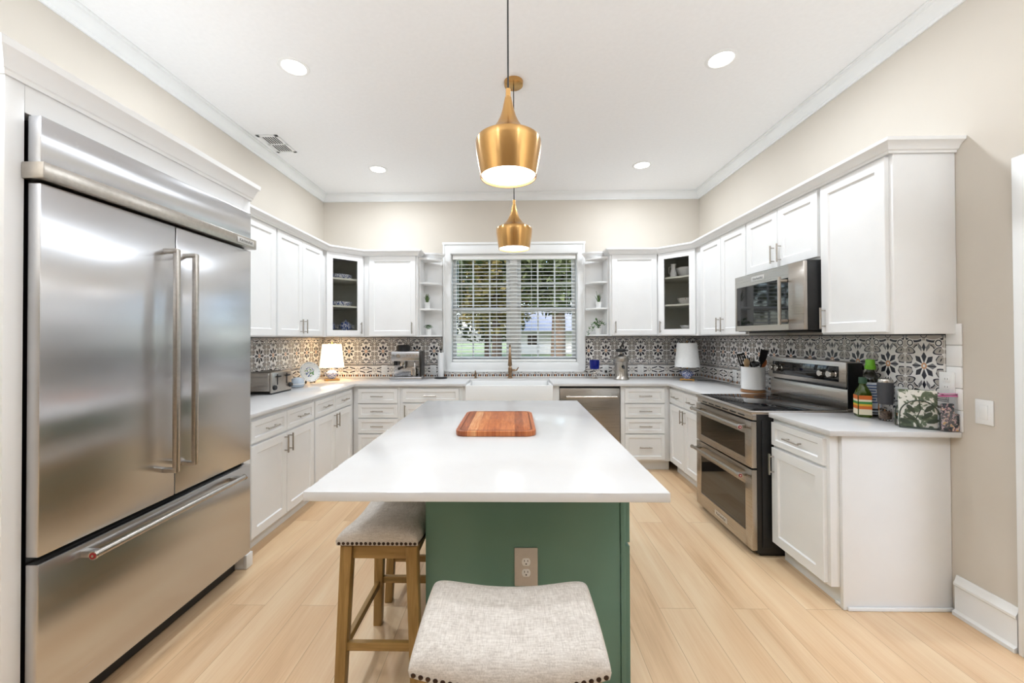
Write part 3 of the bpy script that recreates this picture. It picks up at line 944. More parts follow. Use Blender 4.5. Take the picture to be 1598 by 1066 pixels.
def microwave():
    R = thing('microwave', 'stainless over-the-range microwave with black glass door', 'microwave', (1.790, 3.2345, 0), -R90)
    w = .758; z0, z1 = 1.428, 1.860
    MB().box(.002, w, .0245, .405, z0 - .004, z1, M_BLACK, .003).build('body', R)
    d = frame_panel(0, w, z0, z1 - .004, 0, .024, .022, w - .140, z0 + .040, z1 - .090, M_STEEL_DARK, .003)
    d = d.build('door', R)
    MB().box(.0205, w - .1385, .003, .022, z0 + .0405, z1 - .0905, M_BLACKGLASS).build('door_window', d)
    h = MB(); hx = w - .150
    h.cyl((hx, -.050, z0 + .035), (hx, -.050, z1 - .085), .0105, M_NICKEL, n=16)
    for z in (z0 + .060, z1 - .110): h.box(hx - .009, hx + .009, -.050, .0006, z - .009, z + .009, M_NICKEL, .003)
    h.build('door_handle', d)
    MB().box(.225, .375, -.0022, -.0002, z1 - .066, z1 - .030, M_BADGE, .0008).build('name_badge', d)
    writing('badge_lettering', 'KitchenAid', .026, M_INK, d, (.300, -.0024, z1 - .048))
    MB().box(.10, w - .02, .05, .36, z0 - .016, z0 - .0045, M_DARKSTEEL, .004).build('underside_vent', R)
microwave()

def dishwasher():
    R = thing('dishwasher', 'stainless steel dishwasher with bar handle between the sink and the drawer unit', 'dishwasher', (.474, 4.108, 0))
    w = .622
    MB().box(.002, w - .002, .024, .58, .0005, .872, M_BLACK).build('tub', R)
    MB().box(.004, w - .004, .004, .0235, .862, .881, M_BLACK, .002).build('control_strip', R)
    d = MB().box(0.004, w - .004, 0, .0235, .105, .858, M_STEEL_DARK, .003).build('door', R)
    bar_handle(.066, w - .050, .775, 0, red=False).build('door_handle', d)
dishwasher()

# ------------------------------------------------------------------ sink and its fittings
def sink():
    R = thing('farmhouse_sink', 'white apron-front farmhouse sink beneath the window', 'sink', (-.492, 4.058, 0))
    w, d, z0, z1, t = .892, .478, .660, .896, .022
    o = MB()
    o.box(0, w, 0, t, z0, z1, M_PORC, .006).box(0, w, d - t, d, z0, z1, M_PORC, .004)
    o.box(0, t, t - .004, d - t + .004, z0, z1, M_PORC, .004).box(w - t, w, t - .004, d - t + .004, z0, z1, M_PORC, .004)
    o.box(t - .004, w - t + .004, t - .004, d - t + .004, z0, z0 + .02, M_PORC)
    o.build('basin', R)
    MB().lathe([(0, z0 + .0205), (.045, z0 + .0205), (.045, z0 + .024), (.03, z0 + .0225), (0, z0 + .0225)], (w / 2, d / 2, 0), M_NICKEL, 24).build('drain', R)
sink()
def faucet():
    R = thing('faucet', 'tall champagne bronze pull-down faucet behind the farmhouse sink', 'faucet', (-.039, 4.628, CT))
    b = MB().lathe([(.030, .0005), (.030, .010), (.022, .016), (.020, .060), (.024, .066), (.024, .120), (.019, .128), (.016, .135), (0, .135)], (0, 0, 0), M_BRONZE, 24, closed=True)
    b.build('base', R)
    pts = [(0, 0, .13), (0, 0, .30)] + [(0, -.085 + .085 * math.cos(a), .30 + .085 * math.sin(a)) for a in [PI * i / 10 for i in range(1, 10)]]
    pts += [(0, -.170, .300)]
    MB().tube(pts, .0125, M_BRONZE, 14).build('spout', R)
    MB().lathe([(.0135, .302), (.016, .29), (.017, .25), (.021, .20), (.024, .165), (.022, .155), (0, .155)], (0, -.170, 0), M_BRONZE, 20).build('spray_head', R)
    h = MB().cyl((.018, 0, .092), (.055, 0, .092), .013, M_BRONZE, n=16)
    h.tube([(.055, 0, .092), (.075, 0, .092), (.098, -.012, .128)], [.012, .009, .006], M_BRONZE, 12)
    h.build('lever', R)
faucet()
sd = thing('soap_dispenser', 'small bronze soap pump on the worktop left of the faucet', 'soap dispenser', (-.444, 4.640, CT))
MB().lathe([(.020, .0005), (.020, .008), (.011, .012), (.011, .045), (.014, .048), (.014, .060), (0, .064)], (0, 0, 0), M_BRONZE, 20, closed=True).build('base', sd)
MB().tube([(0, 0, .056), (0, 0, .078), (0, -.014, .086), (0, -.060, .080)], [.007, .007, .007, .005], M_BRONZE, 12).build('nozzle', sd)

# ------------------------------------------------------------------ island
def island():
    R = thing('kitchen_island', 'dark green painted kitchen island base under the white slab', 'island', (0, 1.550, 0))
    x0, x1, d = -.345, .430, 1.400
    top = CT - .0305
    b = MB().box(x0, x1 - .020, .0005, d, .0005, top, M_GREEN, .002)
    b.box(x1 - .0195, x1 - .001, .016, d, .0006, top, M_GREEN)
    b.build('body', R)
    p = MB().box(x1 - .019, x1 - .0005, -.004, .0155, .0005, top, M_GREEN, .002); p.build('corner_stile', R)
    # fronts on the range side (facing +X): three drawer-and-door bays
    for k in range(3):
        a, c = .010 + k * .462, .010 + k * .462 + .456
        for kind, z0, z1, rail in (('drawer', .588, .866, .040), ('door', .030, .574, .055)):
            m = MB().shaker(a, c, z0, z1, M_GREEN, rail=rail)
            for v in m.bm.verts: v.co = Vector((x1 - .0003 - (v.co.y), v.co.x, v.co.z))
            bmesh.ops.recalc_face_normals(m.bm, faces=m.bm.faces[:])
            f = m.build(kind, R)
            for v in f.data.vertices: pass
            h = MB(); ym = (a + c) / 2
            if kind == 'drawer':
                z = (z0 + z1) / 2
                h.cyl((x1 + .048, ym - .064, z), (x1 + .048, ym + .064, z), .0058, M_NICKEL, n=12)
                for s in (-1, 1): h.cyl((x1 + .0195, ym + s * .048, z), (x1 + .048, ym + s * .048, z), .0042, M_NICKEL, n=10)
            else:
                h.cyl((x1 + .048, c - .03, .41), (x1 + .048, c - .03, .54), .0058, M_NICKEL, n=12)
                for z in (.43, .52): h.cyl((x1 + .0195, c - .03, z), (x1 + .048, c - .03, z), .0042, M_NICKEL, n=10)
            h.build('handle', f)
    tag(MB().box(-.6528, .4775, 1.2222, 2.9937, CT - .030, CT, M_QUARTZ, .003).build('island_worktop'), 'broad white quartz slab on the green island', 'countertop')
    O = thing('electrical_outlet', 'brushed steel outlet plate on the green end of the island', 'outlet', (.046, 1.5505, .498))
    MB().box(-.045, .045, -.0065, -.0006, -.074, .074, M_SATIN, .003).build('plate', O)
    for z in (-.021, .021):
        r_ = MB()
        r_.slabp([(.017 * math.cos(a), z + max(-.0145, min(.0145, .018 * math.sin(a)))) for a in [2 * PI * i / 28 for i in range(28)]], -.0085, -.0063, M_PLASTIC, .0006)
        for x in (-.0065, .0065): r_.box(x - .0011, x + .0011, -.0088, -.0083, z + .001, z + .0085, M_BLACK)
        r_.cyl((0, -.0088, z - .007), (0, -.0083, z - .007), .0028, M_BLACK, n=12)
        r_.build('socket', O)
island()
def board():
    R = thing('cutting_board', 'reddish striped wooden cutting board lying on the white island', 'cutting board', (-.087, 2.165, CT + .0005))
    hw, hd, rr, t = .196, .262, .05, .026
    def rr_poly(hw, hd, rr):
        p = []
        for cx, cy, a0 in ((hw - rr, hd - rr, 0), (-hw + rr, hd - rr, PI / 2), (-hw + rr, -hd + rr, PI), (hw - rr, -hd + rr, 1.5 * PI)):
            p += [(cx + rr * math.cos(a0 + PI / 2 * i / 6), cy + rr * math.sin(a0 + PI / 2 * i / 6)) for i in range(7)]
        return p
    MB().prism(rr_poly(hw, hd, rr), 0, t, M_BOARD, .004).build('board', R)
    gr = mat('board_groove', srgb(120, 62, 32), .5)
    g = MB(); bm = g.bm
    a = rr_poly(hw - .018, hd - .018, rr - .014); b = rr_poly(hw - .026, hd - .026, rr - .020)
    A = [bm.verts.new((x, y, t + .0004)) for x, y in a]; B = [bm.verts.new((x, y, t + .0004)) for x, y in b]
    fs = [bm.faces.new((A[i], A[(i + 1) % len(A)], B[(i + 1) % len(A)], B[i])) for i in range(len(A))]
    bmesh.ops.recalc_face_normals(bm, faces=fs); g._tag(fs, gr)
    g.build('juice_groove', R)
board()

# ------------------------------------------------------------------ stools
def stool():
    R = thing('counter_stool', '', 'stool', (0, 0, 0), 0, 'saddle-seat counter stools')
    hx, hy = .232, .155
    zb, th = .588, .052
    def sad(x): return .032 * (x / hx) ** 2
    m = MB(); bm = m.bm; n, k = 40, 30
    V = {}
    def us(i, n): return math.sin((i / n - .5) * PI) if False else -math.cos(PI * i / n)
    for i in range(n + 1):
        for j in range(k + 1):
            u, v = us(i, n), us(j, k)
            e = max(0, 1 - abs(u) ** 7) ** (1 / 2.6) * max(0, 1 - abs(v) ** 6) ** (1 / 2.4)
            V[i, j] = bm.verts.new((u * hx, v * hy, zb + sad(u * hx) + .006 + th * e + .010 * (1 - v * v)))
    fs = [bm.faces.new((V[i, j], V[i + 1, j], V[i + 1, j + 1], V[i, j + 1])) for i in range(n) for j in range(k)]
    rim = [V[i, 0] for i in range(n + 1)] + [V[n, j] for j in range(1, k + 1)] + [V[i, k] for i in range(n - 1, -1, -1)] + [V[0, j] for j in range(k - 1, 0, -1)]
    low = [bm.verts.new((p.co.x * .985, p.co.y * .985, zb + sad(p.co.x) - .012)) for p in rim]
    L = len(rim)
    fs += [bm.faces.new((rim[i], rim[(i + 1) % L], low[(i + 1) % L], low[i])) for i in range(L)]
    bot = bm.verts.new((0, 0, zb - .012))
    fs += [bm.faces.new((low[i], low[(i + 1) % L], bot)) for i in range(L)]
    bmesh.ops.recalc_face_normals(bm, faces=fs); m._tag(fs, M_LINEN)
    m.build('seat_cushion', R, 60)
    nl = MB(); rn = .0062
    def nail(x, y, ax):
        z = zb + sad(x) - .003
        before = len(nl.bm.verts)
        if ax == 'x': nl.ball((x, y, z), .0035, rn, rn, M_NAIL, 8, 6)
        else: nl.ball((x, y, z), rn, .0035, rn, M_NAIL, 8, 6)
    for i in range(27):
        x = -hx + .012 + (2 * hx - .024) * i / 26
        for s in (-1, 1): nail(x, s * hy * .992, 'y')
    for j in range(18):
        y = -hy + .012 + (2 * hy - .024) * j / 17
        for s in (-1, 1): nail(s * hx * .992, y, 'x')
    nl.build('nailhead_trim', R)
    tx, ty, bx, by = .190, .124, .214, .146
    def leg_at(sx, sy, z):
        f = 1 - z / .600
        return sx * (tx + (bx - tx) * f), sy * (ty + (by - ty) * f)
    for sx in (-1, 1):
        for sy in (-1, 1):
            m = MB(); bm = m.bm; rings = []
            zt = zb + sad(tx) - .013
            for z, h in ((.0, .017), (.004, .019), (.30, .0205), (zt, .022)):
                cx, cy = leg_at(sx, sy, z)
                rings.append([bm.verts.new((cx + a * h, cy + b * h, z)) for a, b in ((-1, -1), (1, -1), (1, 1), (-1, 1))])
            fs = [bm.faces.new(rings[0][::-1]), bm.faces.new(rings[-1])]
            for A, B in zip(rings, rings[1:]):
                fs += [bm.faces.new((A[q], A[(q + 1) % 4], B[(q + 1) % 4], B[q])) for q in range(4)]
            bmesh.ops.recalc_face_normals(bm, faces=fs); m._tag(fs, M_STOOLWOOD)
            es = [e for e in bm.edges if abs(e.verts[0].co.z - e.verts[1].co.z) > .01]
            rv = bmesh.ops.bevel(bm, geom=es, offset=.003, segments=2, profile=.5, affect='EDGES')
            m._tag(rv['faces'], M_STOOLWOOD)
            m.build('leg', R)
    for sy in (-1, 1):
        # long apron with a top following the dip of the seat
        y = sy * .126; q = []
        xs = [-.167 + .334 * i / 10 for i in range(11)]
        poly = [(x, zb + sad(x) - .0135) for x in xs][::-1] + [(x, .530 + .004 * (x / .167) ** 2) for x in xs]
        MB().slabp(poly, y - .010, y + .010, M_STOOLWOODX).build('apron_rail', R)
        cx, cy = leg_at(1, sy, .205)
        MB().box(-cx + .0195, cx - .0195, cy - .010, cy + .010, .190, .222, M_STOOLWOODX, .003).build('stretcher', R)
    for sx in (-1, 1):
        x = sx * .192
        MB().box(x - .010, x + .010, -.101, .101, .545, zb + sad(.192) - .0135, M_STOOLWOODY, .002).build('side_rail', R)
        cx, cy = leg_at(sx, 1, .175)
        MB().box(cx - .010, cx + .010, -cy + .0195, cy - .0195, .205, .237, M_STOOLWOODY, .003).build('side_stretcher', R)
    return R
s0 = stool()
s0.location = (-.012, 1.066, 0)
s0['label'] = 'linen saddle stool standing at the outlet end of the green island, seat seen from above'
dup(s0, (-.514, 1.715, 0), R90, 'linen saddle stool tucked under the long overhang, the one whose nailhead edge shows')
dup(s0, (-.514, 2.310, 0), R90, 'second linen saddle stool under the long overhang, only its leg visible behind the first')

# ------------------------------------------------------------------ ceiling fittings
def pendant(x, y, label):
    R = thing('pendant_lamp', label, 'pendant lamp', (x, y, 0), 0, 'brass pendant lamps over the island')
    MB().lathe([(0, CEIL - .030), (.055, CEIL - .030), (.062, CEIL - .026), (.064, CEIL - .0005), (0, CEIL - .0005)], (0, 0, 0), M_BRASS, 36).build('canopy', R)
    MB().cyl((0, 0, 2.300), (0, 0, CEIL - .029), .0032, M_BLACK, n=10).build('cord', R)
    MB().lathe([(0, 2.304), (.009, 2.304), (.0095, 2.276), (.0125, 2.272), (.0125, 2.262)], (0, 0, 0), M_BRASS, 24).build('cord_grip', R)
    out = [(.0125, 2.270), (.017, 2.250), (.022, 2.226), (.030, 2.200), (.041, 2.177), (.056, 2.155), (.073, 2.139), (.092, 2.127), (.108, 2.120), (.117, 2.114), (.1205, 2.106), (.120, 2.090), (.117, 2.060), (.111, 2.020), (.105, 1.985), (.1035, 1.976)]
    inn = [(.1015, 1.977), (.103, 1.986), (.109, 2.020), (.115, 2.060), (.118, 2.090), (.1175, 2.103), (.107, 2.117), (.091, 2.124), (.072, 2.136), (.055, 2.152), (.040, 2.174), (.028, 2.198), (.020, 2.225), (.0105, 2.266)]
    MB().lathe(out + inn, (0, 0, 0), M_BRASS, 64).build('shade', R)
    MB().lathe([(0, 1.984), (.098, 1.984), (.1005, 1.988), (.1005, 1.990), (0, 1.990)], (0, 0, 0), M_PENDGLOW, 48).build('diffuser', R)
    l = bpy.data.lights.new('pendant_light', 'AREA'); l.shape = 'DISK'; l.size = .19; l.energy = PENDANT_POWER; l.color = LAMP_TINT
    o = bpy.data.objects.new('pendant_light', l); C.objects.link(o); o.location = (0, 0, 1.980); o.parent = R
pendant(-.016, 1.460, 'nearer and larger-looking brass pendant lamp hanging over the island')
pendant(.008, 2.648, 'farther brass pendant lamp, hanging in front of the window top')

def can_light(x, y, label, group='recessed ceiling lights'):
    R = thing('recessed_light', label, 'ceiling light', (x, y, 0), 0, group)
    MB().lathe([(.070, CEIL - .0005), (.070, CEIL - .003), (.074, CEIL - .006), (.090, CEIL - .004), (.093, CEIL - .0005)], (0, 0, 0), M_PLASTIC, 36).build('trim_ring', R)
    MB().lathe([(0, CEIL - .0030), (.0695, CEIL - .0030), (.0695, CEIL - .0006), (0, CEIL - .0006)], (0, 0, 0), M_BULB, 36).build('lens', R)
    l = bpy.data.lights.new('can_light', 'AREA'); l.shape = 'DISK'; l.size = .14; l.energy = CAN_POWER; l.color = LAMP_TINT
    l.energy *= 1.0 if y > 1.5 else .48
    o = bpy.data.objects.new('can_light', l); C.objects.link(o); o.location = (0, 0, CEIL - .012); o.parent = R
can_light(-1.38, 2.47, 'recessed light in the ceiling, nearer one on the refrigerator side')
can_light(-1.37, 4.00, 'recessed light in the ceiling beyond the vent, toward the window wall')
can_light(1.29, 2.46, 'recessed light in the ceiling, nearer one on the range side')
can_light(1.29, 3.97, 'recessed light in the ceiling above the glass corner cabinet with plain bowls')
can_light(-1.2, -.30, 'added unseen fill light behind the viewpoint, on the refrigerator side', 'added fill lights behind the viewpoint')  # unseen pair added as fill for the lower, nearer surfaces
can_light(1.2, -.30, 'added unseen fill light behind the viewpoint, on the cased opening side', 'added fill lights behind the viewpoint')
def fill_uplight(x, y, label):  # invented uplight stand, out of view, added to brighten ceiling and bounce
    R = thing('added_fill_lamp', label, 'added fill lamp', (x, y, 0))
    MB().lathe([(0, .001), (.13, .001), (.135, .012), (.03, .03), (0, .032)], (0, 0, 0), M_BLACKMATTE, 32).build('base', R)
    MB().cyl((0, 0, .03), (0, 0, 1.74), .011, M_BLACKMATTE, n=12).build('pole', R)
    MB().lathe([(.012, 1.73), (.06, 1.745), (.15, 1.80), (.165, 1.835), (.160, 1.835), (.145, 1.806), (.06, 1.755), (0, 1.745)], (0, 0, 0), M_BLACKMATTE, 32).build('bowl_shade', R)
    l = bpy.data.lights.new('fill_uplight_area', 'AREA'); l.shape = 'DISK'; l.size = .24; l.energy = UPLIGHT_POWER; l.color = LAMP_TINT
    o = bpy.data.objects.new('fill_uplight_area', l); C.objects.link(o); o.location = (0, 0, 1.82); o.rotation_euler = (PI, 0, 0); o.parent = R
fill_uplight(-1.55, -.15, 'added black uplight on the refrigerator side behind the camera, unseen fill for the ceiling')
fill_uplight(1.55, -.15, 'added black uplight on the opening side behind the camera, unseen fill for the ceiling')
def vent():
    R = thing('ceiling_vent', 'small white louvred air vent in the ceiling beside the left crown', 'vent', (-2.075, 3.450, 0))
    z = CEIL - .0006
    hx, hy = .090, .158
    f = MB()
    for a in ((-hx, -hx + .026, -hy, hy), (hx - .026, hx, -hy, hy), (-hx, hx, -hy, -hy + .026), (-hx, hx, hy - .026, hy), (-hx, hx, -.007, .007)): f.box(a[0], a[1], a[2], a[3], z - .007, z, M_CEIL if False else W_TRIM, .001)
    f.build('frame', R)
    MB().box(-hx + .020, hx - .020, -hy + .020, hy - .020, z - .0012, z - .0002, M_BLACKMATTE).build('duct', R)
    s = MB()
    for k in range(7):
        x = -hx + .032 + k * .021
        s.box(x - .0030, x + .0030, -hy + .026, hy - .026, z - .006, z - .0015, W_TRIM)
    s.build('louvres', R)
vent()

# ------------------------------------------------------------------ table lamps
def table_lamp(x, y, rz, label, lit):
    R = thing('table_lamp', label, 'lamp', (x, y, CT + .0005), rz, 'blue and white porcelain table lamps')
    b = MB().box(-.070, .070, -.055, .055, .006, .018, M_GOLD, .003)
    for sx in (-1, 1):
        for sy in (-1, 1): b.box(sx * .062 - .009, sx * .062 + .009, sy * .047 - .009, sy * .047 + .009, 0, .007, M_GOLD, .001)
    b.build('stand', R)
    MB().lathe([(0, .0182), (.034, .0182), (.036, .026), (.050, .046), (.058, .066), (.057, .086), (.046, .102), (.030, .110), (.026, .116), (.028, .122), (0, .122)], (0, 0, 0), M_BLUEWHITE, 12).build('porcelain_body', R)
    e = MB()
    for s in (-1, 1):
        e.tube([(s * .054, 0, .086), (s * .070, 0, .092), (s * .072, 0, .070), (s * .057, 0, .058)], .005, M_BLUEWHITE, 10)
    e.build('side_handle', R)
    MB().cyl((0, 0, .122), (0, 0, .250), .006, M_GOLD, n=12).build('neck', R)
    z0, z1 = .148, .405
    sh = MB().lathe([(.131, z0), (.129, z0 + .002), (.101, z1 - .002), (.099, z1), (.097, z1 - .001), (.0985, z1 - .004), (.1265, z0 + .004), (.131, z0)], (0, 0, 0), M_SHADE_LIT if lit else M_SHADE, 48)
    sh.build('shade', R)
    f = MB().cyl((0, 0, .25), (0, 0, .418), .0025, M_GOLD, n=8)
    for a in (0, 2 * PI / 3, 4 * PI / 3): f.cyl((0, 0, .395), (.0985 * math.cos(a), .0985 * math.sin(a), z1 - .008), .0016, M_GOLD, n=6)
    f.ball((0, 0, .424), .007, .007, .010, M_GOLD)
    f.build('harp_and_finial', R)
    MB().ball((0, 0, .285), .026, .026, .034, emit('warm_bulb_glow', (1, .72, .42), 14) if lit else M_PLASTIC).build('bulb', R)
    if lit:
        l = bpy.data.lights.new('lamp_light', 'POINT'); l.shadow_soft_size = .04; l.energy = LAMP_POWER; l.color = (1, .62, .28)
        o = bpy.data.objects.new('lamp_light', l); C.objects.link(o); o.location = (0, 0, .345); o.parent = R
        l2 = bpy.data.lights.new('lamp_light', 'POINT'); l2.shadow_soft_size = .04; l2.energy = LAMP_POWER * .8; l2.color = (1, .62, .28)
        o2 = bpy.data.objects.new('lamp_light', l2); C.objects.link(o2); o2.location = (0, 0, .215); o2.parent = R
    return R
LAMP_POWER = 1.7
table_lamp(-2.035, 4.420, PI / 5, 'small lit table lamp with glowing shade beside the espresso machine and plate', True)
table_lamp(1.895, 4.370, -PI / 7, 'small unlit table lamp with white shade in the corner near the range', False)

# ------------------------------------------------------------------ small appliances and things on the worktop
Z0 = CT + .0006
def toaster():
    R = thing('toaster', 'brushed steel four-slice toaster on the worktop by the refrigerator', 'toaster', (-2.148, 3.455, Z0))
    # levers face +X
    b = MB().box(-.112, .100, -.145, .145, .012, .184, M_STEEL_DARK, .026, 4); b.build('shell', R)
    e = MB().box(.094, .118, -.150, .150, .008, .186, M_NICKEL, .010, 3); e.build('end_panel', R)
    MB().box(-.118, .116, -.146, .146, .0, .014, M_BLACK, .004).build('base', R)
    t = MB()
    for y in (-.105, -.045, .045, .105): t.box(-.090, .075, y - .014, y + .014, .1825, .1850, M_BLACKMATTE)
    t.build('bread_slots', R)
    for y in (-.070, .070):
        MB().box(.1175, .1195, y - .007, y + .007, .075, .165, M_BLACK).build('lever_track', R)
        MB().box(.1195, .140, y - .026, y + .026, .140, .152, M_BLACK, .004).build('lever', R)
        MB().lathe([(0, .018), (.017, .018), (.020, .014), (.022, 0), (0, 0)], (.1185, y + (-.048 if y < 0 else .048), .055), M_BLACK, 20, 'x').build('dial', R)
toaster()
sp = thing('smart_speaker', 'small round pale grey speaker on the worktop next to the plate', 'speaker', (-2.095, 3.815, Z0))
MB().lathe([(0, 0), (.048, 0), (.060, .010), (.066, .034), (.062, .062), (.046, .084), (.022, .094), (0, .096)], (0, 0, 0), noisy('pale_blue_fabric', srgb(178, 190, 202), srgb(190, 201, 212), 80, .8), 32).build('speaker_body', sp)
MB().lathe([(.0665, .030), (.0668, .034), (.0665, .038)], (0, 0, 0), M_PLASTIC, 32).build('seam_ring', sp)

def plate():
    # plate leaning on a small easel, facing the room
    rz = math.radians(52)
    E_ = thing('plate_easel', 'little black folding stand holding up the decorated plate', 'plate stand', (-2.150, 4.125, Z0), rz)
    e = MB()
    for s in (-1, 1):
        e.tube([(s * .045, -.062, .030), (s * .045, -.056, .010), (s * .045, .050, .004)], .0042, M_BLACKMATTE, 8)
        e.tube([(s * .045, -.050, .008), (s * .030, -.0250 + .004, .055), (s * .012, .030, .150)], .0042, M_BLACKMATTE, 8)
        e.tube([(s * .045, -.062, .030), (s * .052, -.060, .022)], .0042, M_BLACKMATTE, 8)
    e.build('frame', E_)
    e2 = MB().tube([(0, .030, .150), (0, .062, .004)], .004, M_BLACKMATTE, 8); e2.build('back_strut', E_)
    P = thing('plate', 'round white decorative plate with green and blue floral centre, standing upright', 'plate', (-2.150, 4.125, Z0), rz)
    m = mat('floral_plate', srgb(236, 238, 236), .15); t = NT(m)
    sep = t.node('ShaderNodeSeparateXYZ'); t.l.new(t.coord('Object'), sep.inputs[0])
    x = E(t, sep.outputs[0]); y = E(t, sep.outputs[1])
    rr = (x * x + y * y).sqrt()
    n1 = t.noise(42, t.coord('Object'), 2, .5)
    fl = t.ramp(n1, [(.40, srgb(84, 104, 150)), (.45, srgb(238, 240, 238)), (.55, srgb(238, 240, 238)), (.58, srgb(112, 150, 82)), (.66, srgb(70, 120, 70))])
    c = t.mix(rr < .052, srgb(238, 240, 238), fl)
    n2 = t.noise(90, t.coord('Object'), 1)
    c = t.mix(rr.band(.092, .099) * (n2 > .52), c, srgb(150, 165, 170))
    t.l.new(c, t.b.inputs['Base Color'])
    q = MB().lathe([(0, 0), (.060, .001), (.070, .006), (.104, .016), (.106, .0175), (.104, .0190), (.070, .009), (.058, .004), (0, .0035)], (0, 0, 0), m, 48).build('dish', P)
    tilt = math.radians(74)
    q.rotation_euler = (tilt, 0, 0); q.location = (0, -.030, .1195)
plate()

def espresso():
    R = thing('espresso_machine', 'brushed steel espresso machine with a black bean hopper', 'espresso machine', (-1.190, 4.400, Z0), math.radians(6))
    hw = .165
    b = MB().box(-hw + .012, hw - .002, .10, .300, .012, .320, M_STEEL, .008)
    b.build('back_body', R)
    MB().box(hw - .020, hw, -.02, .300, .012, .322, M_DARKSTEEL, .004).build('side_panel', R)
    MB().box(-hw, hw - .020, -.020, .11, .215, .322, M_STEEL, .010).build('head', R)
    d = MB().box(-hw - .006, hw + .010, -.075, .115, .0, .044, M_STEEL, .008); d.build('drip_tray', R)
    g = MB()
    for k in range(9): g.box(-.130 + k * .030, -.118 + k * .030, -.062, .085, .0442, .0462, M_BLACK)
    g.build('drip_grate', R)
    h = MB().lathe([(.0, .3225), (.070, .3225), (.078, .345), (.080, .376), (.060, .392), (0, .394)], (-.055, .130, 0), M_BLACK, 32); h.build('bean_hopper', R)
    MB().lathe([(0, -.030), (.020, -.030), (.023, -.026), (.023, -.018), (0, -.018)], (-.085, -.002, .275), M_CHROME, 24, 'y').build('pressure_gauge', R)
    bt = MB()
    for x in (-.140, .010, .045, .080, .115): bt.lathe([(0, -.028), (.009, -.028), (.010, -.025), (.010, -.018), (0, -.018)], (x, -.002, .280), M_CHROME, 14, 'y')
    bt.build('button', R)
    MB().lathe([(.034, .160), (.036, .165), (.036, .216)], (-.040, .035, 0), M_CHROME, 28, closed=True).build('group_head', R)
    pf = MB().lathe([(.030, .130), (.036, .134), (.036, .159), (.030, .159)], (-.040, .035, 0), M_CHROME, 28, closed=True)
    pf.tube([(-.040, .000, .148), (-.046, -.035, .148), (-.060, -.120, .140)], [.010, .013, .015], M_BLACK, 14)
    pf.build('portafilter', R)
    MB().cyl((-.125, .04, .215), (-.125, .035, .165), .022, M_BLACK, n=20).build('grinder_chute', R)
    MB().tube([(.085, .02, .215), (.090, -.01, .190), (.100, -.030, .100)], .0055, M_CHROME, 12).build('steam_wand', R)
    J = thing('milk_jug', 'small steel milk jug standing on the espresso machine drip tray', 'jug', (-1.190 + .075, 4.452, Z0 + .0468), math.radians(6))
    MB().lathe([(0, .001), (.034, .001), (.037, .006), (.036, .05), (.030, .085), (.033, .098), (.031, .098), (.028, .085), (.033, .05), (.033, .006), (0, .004)], (0, 0, 0), M_CHROME, 32).build('jug_body', J)
    MB().tube([(.030, -.004, .088), (.058, -.012, .084), (.060, -.012, .040), (.036, -.006, .026)], .004, M_CHROME, 10).build('handle', J)
espresso()

def paper_towel():
    R = thing('paper_towel_holder', 'black stand with ball finial holding the paper towel roll beside the window', 'paper towel holder', (-.846, 4.615, Z0))
    b = MB().lathe([(0, 0), (.072, 0), (.076, .006), (.070, .012), (.020, .016), (0, .016)], (0, 0, 0), M_BLACKMATTE, 32)
    b.build('base', R)
    MB().cyl((0, 0, .016), (0, 0, .322), .006, M_BLACKMATTE, n=12).build('rod', R)
    MB().ball((0, 0, .334), .014, .014, .015, M_BLACKMATTE).build('finial', R)
    T = thing('paper_towel_roll', 'white paper towel roll on the black stand left of the window', 'paper towel', (-.846, 4.615, Z0))
    p = noisy('paper_towel', srgb(240, 240, 240), srgb(232, 232, 232), 120, .9, bump=.2)
    MB().lathe([(.019, .0185), (.034, .0185), (.036, .022), (.036, .298), (.034, .300), (.019, .300), (.0185, .296), (.0185, .022), (.019, .0185)], (0, 0, 0), p, 36).build('roll', T)
paper_towel()

def blue_cup():
    R = thing('candle_holder', 'cobalt blue glass cup on a silver figured stand, right of the window', 'candle holder', (.926, 4.560, Z0))
    MB().lathe([(0, 0), (.042, 0), (.045, .005), (.038, .010), (.014, .014), (0, .015)], (0, 0, 0), M_CHROME, 28).build('foot', R)
    f = MB()
    f.tube([(-.012, 0, .012), (-.026, 0, .045), (-.006, 0, .075), (-.014, 0, .108)], [.006, .009, .007, .005], M_CHROME, 10)
    f.tube([(.012, .004, .012), (.028, 0, .040), (.010, 0, .072), (.022, 0, .108)], [.005, .008, .007, .005], M_CHROME, 10)
    f.ball((0, -.008, .060), .020, .014, .026, M_CHROME)
    f.tube([(.005, -.016, .070), (.026, -.018, .090), (.040, -.010, .086)], [.006, .005, .002], M_CHROME, 8)
    f.build('figured_stem', R)
    MB().lathe([(.030, .108), (.050, .110), (.054, .116), (.057, .190), (.057, .212), (.054, .212), (.053, .190), (.050, .119), (0, .116)], (0, 0, 0), M_BLUEGLASS, 32).build('glass_cup', R)
    MB().cyl((0, 0, .1175), (0, 0, .165), .040, mat('wax', srgb(226, 222, 210), .6), n=24).build('candle', R)
blue_cup()

